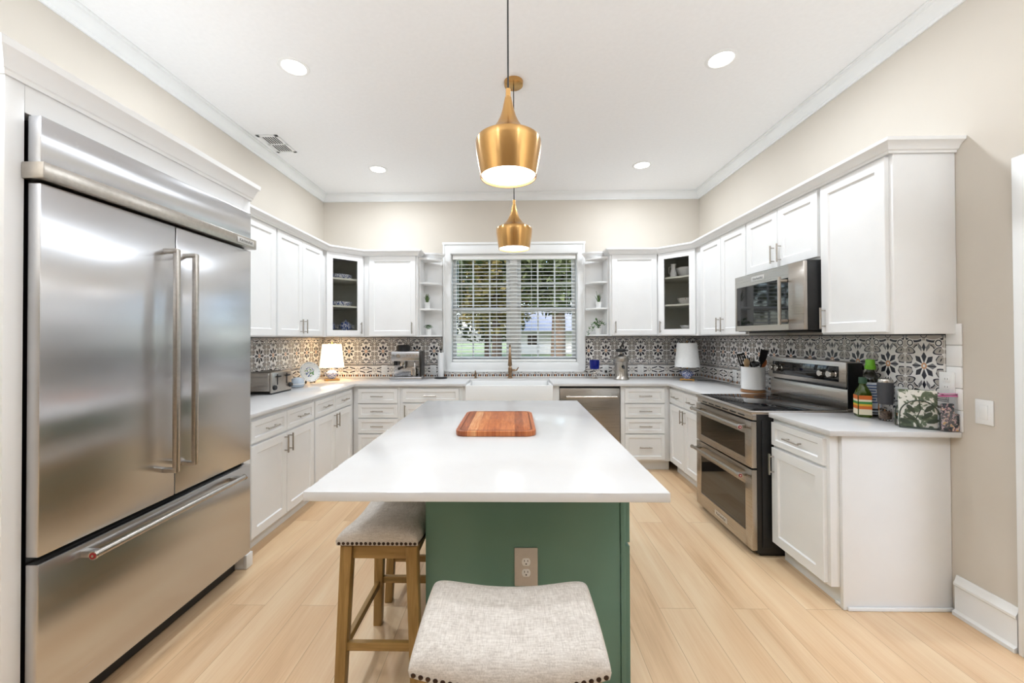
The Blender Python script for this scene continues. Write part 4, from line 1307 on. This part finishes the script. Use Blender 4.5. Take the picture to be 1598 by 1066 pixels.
def juicer():
    R = thing('juicer', 'chrome fluted countertop juicer with a black domed knob', 'juicer', (1.205, 4.470, Z0))
    b = MB(); n = 36; prof = [(.082, 0), (.088, .010), (.080, .026), (.070, .044), (.070, .190), (.074, .196), (.084, .204), (.084, .236), (.074, .244)]
    b.lathe(prof, (0, 0, 0), M_NICKEL, 72, closed=True)
    for v in b.bm.verts:
        if .040 < v.co.z < .192:
            a = math.atan2(v.co.y, v.co.x); k = 1 + .022 * math.cos(a * 18)
            v.co.x *= k; v.co.y *= k
    b.build('fluted_body', R)
    MB().lathe([(.0735, .2445), (.055, .262), (.024, .276), (.016, .284), (.016, .306), (0, .308)], (0, 0, 0), M_CHROME, 40).build('cone_top', R)
    MB().ball((0, 0, .324), .060, .042, .022, M_BLACK, 24, 12).build('knob', R)
    MB().tube([(0, -.074, .150), (0, -.100, .140), (0, -.108, .128)], [.016, .013, .010], M_BLACK, 14).build('spout', R)
    l = MB().tube([(.012, .060, .190), (.018, .085, .270), (.026, .085, .370), (.048, .080, .405)], [.009, .009, .008, .012], M_DARKSTEEL, 12)
    l.build('lever', R)
juicer()

def crock():
    x, y = 2.050, 3.440
    R = thing('utensil_crock', 'white ribbed utensil crock with copper foot next to the range', 'utensil crock', (x, y, Z0))
    MB().lathe([(0, 0), (.088, 0), (.094, .004), (.094, .018), (.086, .022), (0, .022)], (0, 0, 0), M_COPPER, 40).build('foot', R)
    pr = [(0, .0225), (.080, .0225), (.090, .028)]
    for k in range(16):
        pr += [(.0915, .032 + k * .0115), (.0905, .0375 + k * .0115)]
    pr += [(.0915, .214), (.089, .217), (.085, .214), (.084, .040), (0, .038)]
    MB().lathe(pr, (0, 0, 0), M_PORC, 48).build('crock_body', R)
    def ut(name, label, cat, tilt_x, tilt_y, px, py, make):
        t = thing(name, label, cat, (x + px, y + py, Z0 + .042))
        t.rotation_euler = (tilt_x, tilt_y, 0)
        make(t)
    def spatula(t):
        MB().tube([(0, 0, 0), (0, 0, .205)], [.0055, .0065], M_BLACK, 10).build('handle', t)
        b = MB()
        b.slabp([(-.030, .255), (.030, .255), (.034, .330), (-.034, .330)], -.0022, .0022, M_BLACK, .001)
        b.slabp([(-.008, .205), (.008, .205), (.030, .2552), (-.030, .2552)], -.002, .002, M_BLACK)
        b.build('blade', t)
    def slotted(t):
        MB().tube([(0, 0, 0), (0, 0, .180)], [.0055, .006], M_NICKEL, 10).build('handle', t)
        b = MB()
        for k in range(4): b.box(-.034 + k * .0195, -.024 + k * .0195, -.0015, .0015, .200, .285, M_DARKSTEEL)
        b.box(-.034, .034, -.0015, .0015, .178, .202, M_DARKSTEEL).box(-.034, .034, -.0015, .0015, .283, .298, M_DARKSTEEL)
        b.build('slotted_blade', t)
    def whisk(t):
        MB().tube([(0, 0, 0), (0, 0, .160)], [.008, .009], M_NICKEL, 12).build('handle', t)
        b = MB()
        for k in range(6):
            a = PI * k / 6; ca, sa = math.cos(a), math.sin(a)
            pts = []
            for i in range(17):
                q = PI * i / 16
                rr_ = .030 * math.sin(q * 1.0) ** .8 if 0 < i < 16 else 0
                s = 1
                pts.append((0, 0, 0))
            pts = [(ca * .030 * math.cos(q), sa * .030 * math.cos(q), .235 + .055 * math.sin(q)) for q in [PI * i / 12 for i in range(13)]]
            pts = [(ca * .006, sa * .006, .158)] + pts + [(-ca * .006, -sa * .006, .158)]
            b.tube(pts, .0011, M_CHROME, 6)
        b.build('wires', t)
    def ladle(t):
        MB().tube([(0, 0, 0), (0, 0, .198)], [.0055, .006], M_BLACK, 10).build('handle', t)
        b = MB().lathe([(0, -.030), (.018, -.026), (.030, -.012), (.034, .006), (.032, .006), (.028, -.010), (.016, -.023), (0, -.027)], (0, -.010, .222), M_BLACK, 24)
        b.build('bowl', t)
    def spoon(col):
        def f(t):
            MB().tube([(0, 0, 0), (0, 0, .180)], [.005, .0065], col, 10).build('handle', t)
            MB().ball((0, 0, .215), .026, .006, .040, col, 16, 10).build('bowl', t)
        return f
    def fork(t):
        MB().tube([(0, 0, 0), (0, 0, .170)], [.0055, .0065], M_BLACK, 10).build('handle', t)
        b = MB().slabp([(-.008, .168), (.008, .168), (.028, .200), (.028, .222), (-.028, .222), (-.028, .200)], -.002, .002, M_BLACK)
        for k in range(4): b.box(-.027 + k * .0150, -.018 + k * .0150, -.002, .002, .2215, .262, M_BLACK)
        b.build('prongs', t)
    wd = wood('orange_wood', srgb(176, 92, 40), srgb(206, 122, 62)); wl = wood('pale_wood', srgb(206, 172, 130), srgb(222, 192, 152))
    # local tilt: rotation about Y leans toward +X / about X leans along Y (seen from the camera, leftward in the picture is larger Y)
    ut('spatula', 'black flat spatula rising highest from the utensil crock', 'spatula', .20, .12, .010, -.020, spatula)
    ut('slotted_turner', 'steel slotted turner leaning left in the utensil crock', 'turner', -.30, -.14, -.010, .012, slotted)
    ut('whisk', 'wire balloon whisk in the middle of the utensil crock', 'whisk', -.03, .06, .000, -.006, whisk)
    ut('pasta_fork', 'black pronged pasta fork at the left side of the utensil crock', 'serving fork', -.36, .16, .012, .008, fork)
    ut('ladle', 'black ladle leaning toward the range in the utensil crock', 'ladle', .30, -.05, -.020, -.012, ladle)
    ut('wooden_spoon', 'orange-brown wooden spoon in the utensil crock', 'spoon', .10, .32, .008, -.004, spoon(wd))
    ut('wooden_spoon', 'pale wooden spoon in the utensil crock, bowl just above the rim', 'spoon', .14, -.20, -.030, -.005, spoon(wl))
crock()

def bottles():
    og = mat('olive_oil_green_glass', srgb(70, 92, 20), .06, 0, Transmission_Weight=.35)
    dk = mat('dark_oil_bottle', srgb(26, 28, 14), .1)
    lb = mat('label_cream', srgb(236, 226, 200), .6); lo = mat('label_orange', srgb(214, 112, 48), .6); lg = mat('label_green', srgb(70, 140, 70), .6); ly = mat('label_yellow', srgb(226, 180, 60), .6)
    R = thing('oil_bottle', 'small square olive oil bottle with dark green cap and colourful label', 'bottle', (2.062, 2.385, Z0), math.radians(-22))
    b = MB(); bm = b.bm
    def sq(h, z, rr):
        p = []
        for cx, cy, a0 in ((h - rr, h - rr, 0), (-h + rr, h - rr, PI / 2), (-h + rr, -h + rr, PI), (h - rr, -h + rr, 1.5 * PI)):
            p += [bm.verts.new((cx + rr * math.cos(a0 + PI / 2 * i / 4), cy + rr * math.sin(a0 + PI / 2 * i / 4), z)) for i in range(5)]
        return p
    rings = [sq(.030, 0, .010), sq(.034, .005, .012), sq(.034, .130, .012), sq(.031, .148, .014), sq(.022, .172, .015), sq(.0165, .186, .0155), sq(.0165, .196, .0155)]
    fs = [bm.faces.new(rings[0][::-1]), bm.faces.new(rings[-1])]
    for A, B_ in zip(rings, rings[1:]): fs += [bm.faces.new((A[i], A[(i + 1) % 20], B_[(i + 1) % 20], B_[i])) for i in range(20)]
    bmesh.ops.recalc_face_normals(bm, faces=fs); b._tag(fs, og)
    b.build('glass', R)
    MB().lathe([(0, .232), (.018, .232), (.0195, .228), (.0195, .1965), (0, .1965)], (0, 0, 0), mat('cap_dark_green', srgb(52, 84, 60), .45), 24).build('cap', R)
    l = MB()
    for z0, z1, m in ((.016, .048, lb), (.0482, .066, lo), (.0662, .078, ly), (.0782, .092, lg), (.0922, .104, lb), (.1042, .128, lo)):
        l.box(-.0305, .0305, -.0350, -.0343, z0, z1, m); l.box(-.0350, -.0343, -.0305, .0305, z0, z1, m)
    l.build('label', R)
    R = thing('oil_bottle', 'tall dark oil bottle with bright green cap and white label, behind the small one', 'bottle', (2.145, 2.428, Z0), math.radians(-15))
    MB().lathe([(0, 0), (.040, 0), (.043, .005), (.043, .205), (.039, .228), (.026, .252), (.018, .268), (.017, .282), (0, .282)], (0, 0, 0), dk, 36).build('glass', R)
    MB().lathe([(0, .335), (.019, .335), (.022, .330), (.023, .300), (.026, .298), (.026, .275), (.0175, .274)], (0, 0, 0), mat('cap_bright_green', srgb(112, 182, 40), .35), 28).build('cap', R)
    lab = MB(); bm = lab.bm
    wl = mat('label_white', srgb(216, 222, 232), .6); bl = mat('label_blue_text', srgb(80, 104, 150), .6)
    def patch(a0, a1, z0, z1, rr, m):
        n = 12; A = [bm.verts.new((rr * math.cos(a0 + (a1 - a0) * i / n), rr * math.sin(a0 + (a1 - a0) * i / n), z0)) for i in range(n + 1)]
        B_ = [bm.verts.new((v.co.x, v.co.y, z1)) for v in A]
        f = [bm.faces.new((A[i], A[i + 1], B_[i + 1], B_[i])) for i in range(n)]
        lab._tag(f, m)
    patch(math.radians(165), math.radians(330), .012, .200, .0434, wl)
    for k in range(7): patch(math.radians(200), math.radians(300 - 12 * (k % 3)), .178 - k * .0165, .186 - k * .0165, .0437, bl)
    patch(math.radians(180), math.radians(320), .036, .046, .0437, M_INK); patch(math.radians(200), math.radians(300), .018, .026, .0437, M_INK)
    lab.build('label', R)
    R = thing('pepper_grinder', 'pepper grinder with grey rubber top and clear peppercorn base', 'pepper grinder', (2.095, 2.278, Z0))
    MB().lathe([(.0255, .003), (.030, .003), (.0315, .010), (.0315, .086), (.030, .092), (.028, .092), (.028, .012), (.0255, .010), (.0255, .003)], (0, 0, 0), M_CLEAR, 32).build('clear_jar', R)
    MB().lathe([(0, .0), (.0285, 0), (.0285, .0028), (0, .0028)], (0, 0, 0), M_CLEAR, 32).build('jar_floor', R)
    pc = noisy('peppercorns', srgb(58, 42, 34), srgb(150, 124, 104), 160, .8, bump=.6)
    tag_o = MB().lathe([(0, .0105), (.0270, .0105), (.0275, .014), (.0275, .044), (.020, .050), (.008, .046), (0, .049)], (0, 0, 0), pc, 28).build('peppercorns', R)
    tag_o['kind'] = 'stuff'
    MB().lathe([(0, .0925), (.032, .0925), (.0325, .098), (.034, .102), (.0355, .170), (.0355, .212), (.034, .214), (.0, .214)], (0, 0, 0), M_RUBBER, 36).build('grip_top', R)
    MB().lathe([(.034, .2142), (.0345, .221), (.031, .232), (.020, .236), (0, .237)], (0, 0, 0), M_CHROME, 32).build('steel_dial', R)
bottles()

def napkins():
    rz = math.radians(-28)
    x, y = 2.085, 2.095
    H = thing('napkin_holder', 'dark wire napkin holder with arched leaf-pattern ends on the near right counter', 'napkin holder', (x, y, Z0), rz)
    hw = .074
    M_WIRE = mat('dark_green_iron', srgb(74, 84, 72), .5, .5)
    for yy, nm in ((-.030, 'arched_end'), (.030, 'arched_end')):
        a = MB()
        pts = [(-hw, yy, .004)] + [(-hw * math.cos(q), yy, .070 + .075 * math.sin(q)) for q in [PI * i / 14 for i in range(15)]] + [(hw, yy, .004)]
        a.tube(pts, .0028, M_WIRE, 8)
        # a stem with leaves inside the arch
        a.tube([(0, yy, .008), (-.012, yy, .050), (.006, yy, .100), (.000, yy, .142)], .002, M_WIRE, 8)
        for q, (lx, lz, an) in enumerate(((-.034, .060, 2.4), (.030, .070, .7), (-.030, .100, 2.2), (.036, .104, .8), (-.052, .036, 2.7), (.050, .042, .4))):
            ca, sa = math.cos(an), math.sin(an); pl = []
            for i in range(12):
                t_ = 2 * PI * i / 12; ex, ez = .024 * math.cos(t_), .0095 * math.sin(t_) * (1 + .3 * math.cos(t_))
                pl.append((lx + ex * ca - ez * sa, lz + ex * sa + ez * ca))
            a.slabp(pl, yy - .001, yy + .001, M_WIRE)
        a.build(nm, H)
    b = MB().tube([(-hw, -.030, .004), (hw, -.030, .004), (hw, .030, .004), (-hw, .030, .004)], .0028, M_WIRE, 8, closed=True)
    b.build('base_wire', H)
    N = thing('napkin_stack', 'stack of white leaf-print paper napkins standing in the wire holder', 'napkins', (x, y, Z0), rz)
    s = MB()
    for k in range(6): s.box(-.073 + k * .0010, .070 + k * .0010, -.0235 + k * .0075, -.0168 + k * .0075, .008, .196 - (k % 2) * .002, M_NAPKIN, .0015)
    s.build('napkins', N)
    B = thing('zip_bag', 'clear zip bag with magenta seal holding dark patterned packets, beside the napkins', 'bag', (2.160, 2.016, Z0), math.radians(-4))
    film = mat('bag_film', (.95, .96, .98), .12, 0, Transmission_Weight=.9, IOR=1.08)
    pk = mat('patterned_packet', (.1, .1, .1), .3); t = NT(pk)
    f = t.noise(60, t.coord('Object'), 2, .6, .8)
    t.l.new(t.ramp(f, [(.42, srgb(34, 46, 54)), (.52, srgb(60, 74, 76)), (.56, srgb(168, 108, 120)), (.60, srgb(210, 204, 206)), (.66, srgb(206, 160, 90))]), t.b.inputs['Base Color'])
    m = MB(); bm = m.bm; n = 10
    def sheet(yy, bulge):
        g_ = [[bm.verts.new((-.038 + .076 * i / n, yy + bulge * math.sin(PI * i / n) * math.sin(PI * min(1, j / 7)), .002 + .170 * j / n)) for j in range(n + 1)] for i in range(n + 1)]
        f_ = [bm.faces.new((g_[i][j], g_[i + 1][j], g_[i + 1][j + 1], g_[i][j + 1])) for i in range(n) for j in range(n)]
        m._tag(f_, film)
    sheet(-.006, -.024); sheet(.006, .014)
    m.build('film', B)
    z = MB().box(-.038, .038, -.009, .009, .1730, .1790, mat('magenta_seal', srgb(206, 96, 156), .4), .001).box(-.038, .038, -.008, .008, .1840, .1880, mat('pink_seal', srgb(214, 130, 176), .4), .001)
    z.build('zip_seal', B)
    MB().box(-.034, .020, -.012, .004, .004, .140, pk, .006).build('packet', B)
    MB().box(-.008, .034, -.020, -.0125, .004, .090, pk, .003).build('packet', B)
napkins()

# ------------------------------------------------------------------ outlets and switches
def outlet(label, loc, rz, kind='duplex', plug=False):
    R = thing('wall_outlet' if kind == 'duplex' else 'light_switch', label, 'outlet' if kind == 'duplex' else 'light switch', loc, rz)
    MB().box(-.036, .036, -.0062, -.0006, -.058, .058, M_PLASTIC, .002).build('plate', R)
    if kind == 'duplex':
        for z in (-.020, .020):
            q = MB().box(-.0165, .0165, -.0078, -.0060, z - .014, z + .014, M_PLASTIC, .001)
            for x in (-.006, .006): q.box(x - .001, x + .001, -.0081, -.0076, z, z + .007, M_INK)
            q.build('socket', R)
        if plug: MB().box(-.013, .013, -.030, -.0082, -.034, -.006, M_BLACK, .005).build('plug', R)
    else:
        MB().box(-.0165, .0165, -.0085, -.0060, -.033, .033, M_PLASTIC, .002).build('rocker', R)
yt = YB - .009
outlet('white outlet on the tiles just left of the espresso machine', (-1.540, yt, 1.000), 0)
outlet('white outlet on the tiles between the espresso machine and the paper towels', (-.955, yt, 1.000), 0)
outlet('white outlet with a black plug on the tiles between the blue cup and juicer', (1.089, yt, 1.000), 0, plug=True)
outlet('white outlet on the tiles between the juicer and the unlit lamp', (1.500, yt, 1.000), 0)
xt = XR - .009
outlet('white outlet on the tiles left of the utensil crock', (xt, 3.985, 1.000), -R90)
outlet('white outlet behind the pepper grinder and napkins', (xt, 2.290, 1.040), -R90)
outlet('white two-hole wall plate above the zip bag, on the edge tiles', (XR - .0098, 2.052, 1.145), -R90)
R_ = outlet('white rocker light switch on the bare wall at the counter end', (XR, 1.902, 1.028), -R90, 'switch')

c = MB().tube([(1.990, 4.335, CT + .0045), (2.03, 4.335, CT + .0045), (2.11, 4.30, CT + .0045), (2.165, 4.20, CT + .0045), (2.180, 4.06, CT + .006), (2.176, 3.99, CT + .035), (2.172, 3.985, .978), (2.182, 3.985, .980)], .0035, M_BLACK, 8)
tag(c.build('power_cord'), 'black cord running along the worktop from the unlit lamp to the wall outlet', 'cord')
c = MB().tube([(2.182, 2.290, 1.020), (2.160, 2.300, 1.016), (2.170, 2.330, 1.050), (2.188, 2.362, 1.095), (2.1945, 2.385, 1.115), (2.1945, 2.500, 1.135), (2.1945, 2.520, 1.10)], .0042, M_BLACK, 8)
tag(c.build('power_cord'), 'black cord looping from the outlet behind the pepper grinder toward the range', 'cord')

# ------------------------------------------------------------------ plants on the end shelves
def pot(R, r_=.034, h=.058):
    MB().lathe([(0, 0), (r_ * .78, 0), (r_ * .82, .003), (r_, h), (r_ * .94, h), (r_ * .90, h - .012), (0, h - .012)], (0, 0, 0), M_POT, 28).build('pot', R)
    MB().lathe([(0, h - .0085), (r_ * .89, h - .0085), (r_ * .89, h - .0117), (0, h - .0117)], (0, 0, 0), M_SOIL, 20).build('soil', R)
def blade(mb, base, tip, width, m, bow=.01):
    """pointed leaf with some thickness"""
    bm = mb.bm; base = Vector(base); tip = Vector(tip); d = tip - base; L = d.length; d.normalize()
    s = d.cross(Vector((0, 0, 1)))
    s = s.normalized() if s.length > 1e-3 else Vector((1, 0, 0))
    up_ = s.cross(d)
    st = []
    for i, (t_, w_) in enumerate(((0, .45), (.25, .9), (.5, 1), (.75, .7), (1, .05))):
        c = base + d * L * t_ + up_ * bow * math.sin(PI * t_)
        st.append([bm.verts.new(c + s * width * w_), bm.verts.new(c + up_ * width * .12), bm.verts.new(c - s * width * w_), bm.verts.new(c - up_ * width * .18)])
    fs = []
    for A, B_ in zip(st, st[1:]): fs += [bm.faces.new((A[i], A[(i + 1) % 4], B_[(i + 1) % 4], B_[i])) for i in range(4)]
    fs += [bm.faces.new(st[0][::-1]), bm.faces.new(st[-1])]
    bmesh.ops.recalc_face_normals(bm, faces=fs); mb._tag(fs, m)
rnd = random.Random(5)
ZS = 1.7186
R = thing('potted_succulent', 'small spiky succulent in a white pot on the middle left end shelf', 'potted plant', (-.998, 4.590, ZS))
pot(R, .036, .075)
m = MB()
for k in range(16):
    a = k * 2.4; lean = .012 + .034 * (k / 16); h = .115 - .05 * (k / 16)
    blade(m, (.008 * math.cos(a), .008 * math.sin(a), .066), (lean * math.cos(a), lean * math.sin(a), .066 + h), .0085, M_LEAF_DARK, .004)
m.build('leaves', R)
ZL = UZ0 + .0186
R = thing('potted_succulent', 'small bushy green plant in a white pot on the bottom left end shelf', 'potted plant', (-.985, 4.590, ZL))
pot(R, .036, .068)
m = MB()
for k in range(46):
    a = k * 2.4; e_ = .25 + 1.2 * (k / 46); rr_ = .044
    c = Vector((math.cos(a) * math.cos(e_), math.sin(a) * math.cos(e_), math.sin(e_))) * rr_ + Vector((0, 0, .070))
    o_ = c + Vector((math.cos(a), math.sin(a), .35)) * .016
    blade(m, c - Vector((math.cos(a), math.sin(a), .2)) * .006, o_, .0075, M_LEAF, .003)
for k in range(5):
    a = k * 1.26
    m.tube([(0, 0, .055), (math.cos(a) * .018, math.sin(a) * .018, .085), (math.cos(a) * .030, math.sin(a) * .030, .108)], .0016, M_LEAF, 6)
m.build('leaves', R)
R = thing('potted_snake_plant', 'small snake plant with upright leaves in a white pot right of the window', 'potted plant', (.985, 4.590, ZS))
pot(R, .036, .070)
m = MB()
for k, (a, l_, t_) in enumerate(((.2, .12, .022), (1.5, .105, .020), (2.9, .135, .016), (4.1, .10, .024), (5.2, .115, .018), (3.5, .08, .03), (.9, .075, .03))):
    blade(m, (.008 * math.cos(a), .008 * math.sin(a), .060), (t_ * math.cos(a) * 1.8, t_ * math.sin(a), .062 + l_), .0105, M_LEAF_DARK, .005)
m.build('leaves', R)
R = thing('trailing_plant', 'trailing leafy plant in a white pot spilling toward the window', 'potted plant', (.978, 4.585, ZL))
pot(R, .042, .070)
m = MB()
stems = [[(0, 0, .06), (-.03, -.02, .13), (-.08, -.06, .120), (-.125, -.08, .05), (-.135, -.085, -.02)], [(0, 0, .06), (-.02, -.03, .125), (-.065, -.09, .10), (-.10, -.12, .03)],
         [(0, 0, .06), (.02, -.03, .12), (.035, -.07, .125), (.045, -.11, .10)], [(0, 0, .06), (-.01, -.01, .15), (-.035, -.03, .165)], [(0, 0, .06), (.015, 0, .14), (.030, -.03, .155)]]
for st in stems:
    m.tube(st, .0016, M_LEAF, 6)
    P = [Vector(p) for p in st]
    for i in range(len(P) - 1):
        for t_ in (.2, .5, .8):
            c = P[i].lerp(P[i + 1], t_)
            if c.z < .075 and abs(c.x) < .05 and abs(c.y) < .05: continue
            for s_ in (-1, 1):
                dr = Vector((s_ * .6 + rnd.uniform(-.5, .5), rnd.uniform(-.8, .2), rnd.uniform(-.1, .6))).normalized()
                blade(m, c, c + dr * rnd.uniform(.026, .036), .0095, M_LEAF, .003)
m.build('foliage', R)

# ------------------------------------------------------------------ dishes behind the glass doors
def bowl(name, label, cat, x, y, z, r_, h, m, foot=.45):
    o = MB().lathe([(0, .0008), (r_ * foot, .0008), (r_ * foot, .006), (r_ * .80, h * .45), (r_, h), (r_ - .004, h), (r_ * .78, h * .50), (r_ * foot, .010), (0, .009)], (0, 0, 0), m, 36).build(name)
    o.location = (x, y, z); return tag(o, label, cat)
def oval(name, label, cat, x, y, z, r_, h, m, rz):
    o = MB().lathe([(0, .0008), (r_ * .74, .0008), (r_ * .92, h * .4), (r_ * .97, h), (r_ * .94, h), (r_ * .88, h * .45), (r_ * .70, .007), (0, .006)], (0, 0, 0), m, 40).build(name)
    o.scale = (1, .62, 1); o.rotation_euler = (0, 0, rz); o.location = (x, y, z); return tag(o, label, cat)
lx, ly = -1.935, 4.440
oval('serving_dish', 'deep blue-patterned oval dish on the top shelf behind the left glass door', 'dish', lx, ly, 2.0386, .125, .060, M_BLUEWHITE2, PI / 4)
oval('serving_dish', 'blue-patterned oval dish on the middle shelf behind the left glass door', 'dish', lx, ly, 1.7386, .130, .055, M_BLUEWHITE2, PI / 4)
def sugar(x, y, label):
    R = thing('lidded_sugar_pot', label, 'sugar pot', (x, y, UZ0 + .0556), .4); R.scale = (1.4, 1.4, 1.4)
    MB().lathe([(0, .0008), (.026, .0008), (.028, .006), (.044, .030), (.046, .048), (.036, .064), (.034, .066), (0, .066)], (0, 0, 0), M_BLUEWHITE, 28).build('pot', R)
    MB().lathe([(.037, .0665), (.034, .074), (.014, .086), (.006, .088), (.009, .096), (0, .100)], (0, 0, 0), M_BLUEWHITE, 28, closed=True).build('lid', R)
    e = MB()
    for s in (-1, 1): e.tube([(s * .042, 0, .054), (s * .062, 0, .056), (s * .062, 0, .032), (s * .042, 0, .028)], .0035, M_BLUEWHITE, 8)
    e.build('handle', R)
sugar(-1.890, 4.440, 'lidded blue and white sugar pot in the middle of the bottom cabinet shelf')
sugar(-2.035, 4.345, 'lidded blue and white pot at the left edge of the bottom cabinet shelf')
rx, ry = 1.900, 4.430
bowl('mixing_bowl', 'large fluted white bowl on the top shelf behind the right glass door', 'bowl', rx + .03, ry + .01, 2.0386, .115, .110, M_POT, .5)
def flowers_mat():
    m_ = mat('flowered_bowl', srgb(236, 234, 228), .2); t = NT(m_)
    f = t.noise(38, t.coord('Object'), 2)
    t.l.new(t.ramp(f, [(.60, srgb(236, 234, 228)), (.64, srgb(196, 130, 96)), (.70, srgb(120, 140, 90))]), t.b.inputs['Base Color']); return m_
bowl('serving_bowl', 'cream bowl with small flowers on the middle shelf behind the right glass door', 'bowl', rx + .03, ry, 1.7386, .110, .072, flowers_mat(), .6)
bowl('serving_bowl', 'plain white bowl on the bottom shelf behind the right glass door', 'bowl', rx + .04, ry - .01, UZ0 + .0556, .095, .060, M_POT, .5)
R = thing('milk_pitcher', 'slim white pitcher left of the fluted bowl behind the right glass door', 'pitcher', (1.775, 4.425, 2.0386), 2.2)
MB().lathe([(0, .0008), (.030, .0008), (.034, .010), (.032, .06), (.022, .10), (.024, .135), (.030, .150), (.027, .150), (.020, .130), (.019, .10), (0, .09)], (0, 0, 0), M_POT, 24).build('jug_body', R)
MB().tube([(.024, 0, .130), (.055, 0, .120), (.055, 0, .060), (.032, 0, .040)], .0045, M_POT, 10).build('handle', R)

# ------------------------------------------------------------------ outdoors, seen through the blind
def outdoors():
    gm = noisy('lawn_grass', srgb(96, 112, 74), srgb(132, 146, 98), 1.2, .95, detail=6)
    struct(MB().box(-60, 60, YB + .18, 120, -.62, -.42, gm).build('ground_lawn'))
    dm = noisy('concrete_drive', srgb(176, 174, 168), srgb(190, 188, 182), 2, .9)
    struct(MB().box(-40, 40, 21, 25, -.419, -.410, dm).build('road_drive'))
    H = thing('house', 'neighbouring house with blue-grey roof and white porch across the lawn', 'house', (4.6, 42, -.42))
    wl = noisy('pale_siding', srgb(206, 208, 208), srgb(214, 216, 216), 3, .8); rf = noisy('blue_grey_shingle', srgb(126, 132, 142), srgb(144, 150, 160), 6, .8)
    MB().box(-4.5, 4.5, 0, 7, 0, 2.5, wl).build('wall', H)
    m = MB(); bm = m.bm
    v = [bm.verts.new(p) for p in ((-5, -1.9, 2.4), (5, -1.9, 2.4), (5, 7.4, 2.4), (-5, 7.4, 2.4), (-3, 2.8, 4.9), (3, 2.8, 4.9))]
    fs = [bm.faces.new([v[i] for i in q]) for q in ((0, 1, 5, 4), (1, 2, 5), (2, 3, 4, 5), (3, 0, 4), (3, 2, 1, 0))]
    m._tag(fs, rf); m.build('roof', H)
    for k in range(5): MB().box(-4.2 + k * 2.1 - .09, -4.2 + k * 2.1 + .09, -1.7, -1.52, 0, 2.4, W_TRIM).build('porch_post', H)
    r = MB().box(-4.2, 4.2, -1.66, -1.58, .95, 1.03, W_TRIM)
    for k in range(60): r.box(-4.15 + k * .14, -4.10 + k * .14, -1.64, -1.6, .15, .95, W_TRIM)
    r.build('porch_railing', H)
    for x in (-2.6, .2, 2.8): MB().box(x - .5, x + .5, -.03, .01, .9, 2.1, M_DARKSTEEL).build('window', H)
    bark = noisy('tree_bark', srgb(78, 66, 56), srgb(104, 90, 76), 8, .95, bump=.4)
    lvs = [noisy('tree_leaves', srgb(46, 56, 34), srgb(84, 96, 58), 2.5, .8), noisy('autumn_tree_leaves', srgb(88, 88, 46), srgb(150, 136, 80), 2.5, .8)]
    rg = random.Random(11)
    spec = [(-3.6, 13.5, 8.5, 2.7, 0, 2.0, 'dark tree close to the house, filling the left part of the window'),
            (-.9, 21, 9.0, 3.0, 1, 1.9, 'yellowing tree behind the window centre bar'),
            (1.6, 14.5, 8.0, 2.3, 0, 2.6, 'leafy green tree showing in the upper right window sash'),
            (6.9, 23, 9.5, 4.3, 1, 3.0, 'yellow-green tree over the neighbouring house at the right of the window'),
            (-7.5, 26, 11, 4.6, 0, 1.5, 'far dark tree at the left edge of the window'),
            (-2.2, 34, 12, 5.0, 0, 1.2, 'large tree standing far beyond the drive, left of the house')]
    for x, y, h, rad, k, zlow, label in spec:
        R = thing('tree', label, 'tree', (x, y, -.42), rg.uniform(0, 6), 'trees outside the window')
        MB().tube([(0, 0, -.05), (.05, .02, h * .3), (-.05, .05, h * .6), (0, 0, h * .85)], [.30, .24, .17, .05], bark, 12).build('trunk', R)
        m = MB(); bm = m.bm; fs = []
        n = 7000
        for i in range(n):
            while True:
                p = Vector((rg.uniform(-1, 1), rg.uniform(-1, 1), rg.uniform(-1, 1)))
                if .25 < p.length < 1: break
            cl = math.sin(p.x * 7 + x) * math.sin(p.y * 6 + y) * math.sin(p.z * 6.5)
            if cl < -.22: continue
            c = Vector((p.x * rad, p.y * rad, zlow + (p.z + 1) / 2 * (h - zlow + 1)))
            a = Vector((rg.uniform(-1, 1), rg.uniform(-1, 1), rg.uniform(-1, 1))).normalized()
            b = a.cross(Vector((rg.uniform(-1, 1), rg.uniform(-1, 1), 1))).normalized()
            s = rg.uniform(.11, .25) * (y / 16) ** .5
            q = [bm.verts.new(c + a * s), bm.verts.new(c + b * s * .55), bm.verts.new(c - a * s), bm.verts.new(c - b * s * .55)]
            fs.append(bm.faces.new(q))
        m._tag(fs, lvs[k]); m.build('foliage', R, smooth=0)
outdoors()
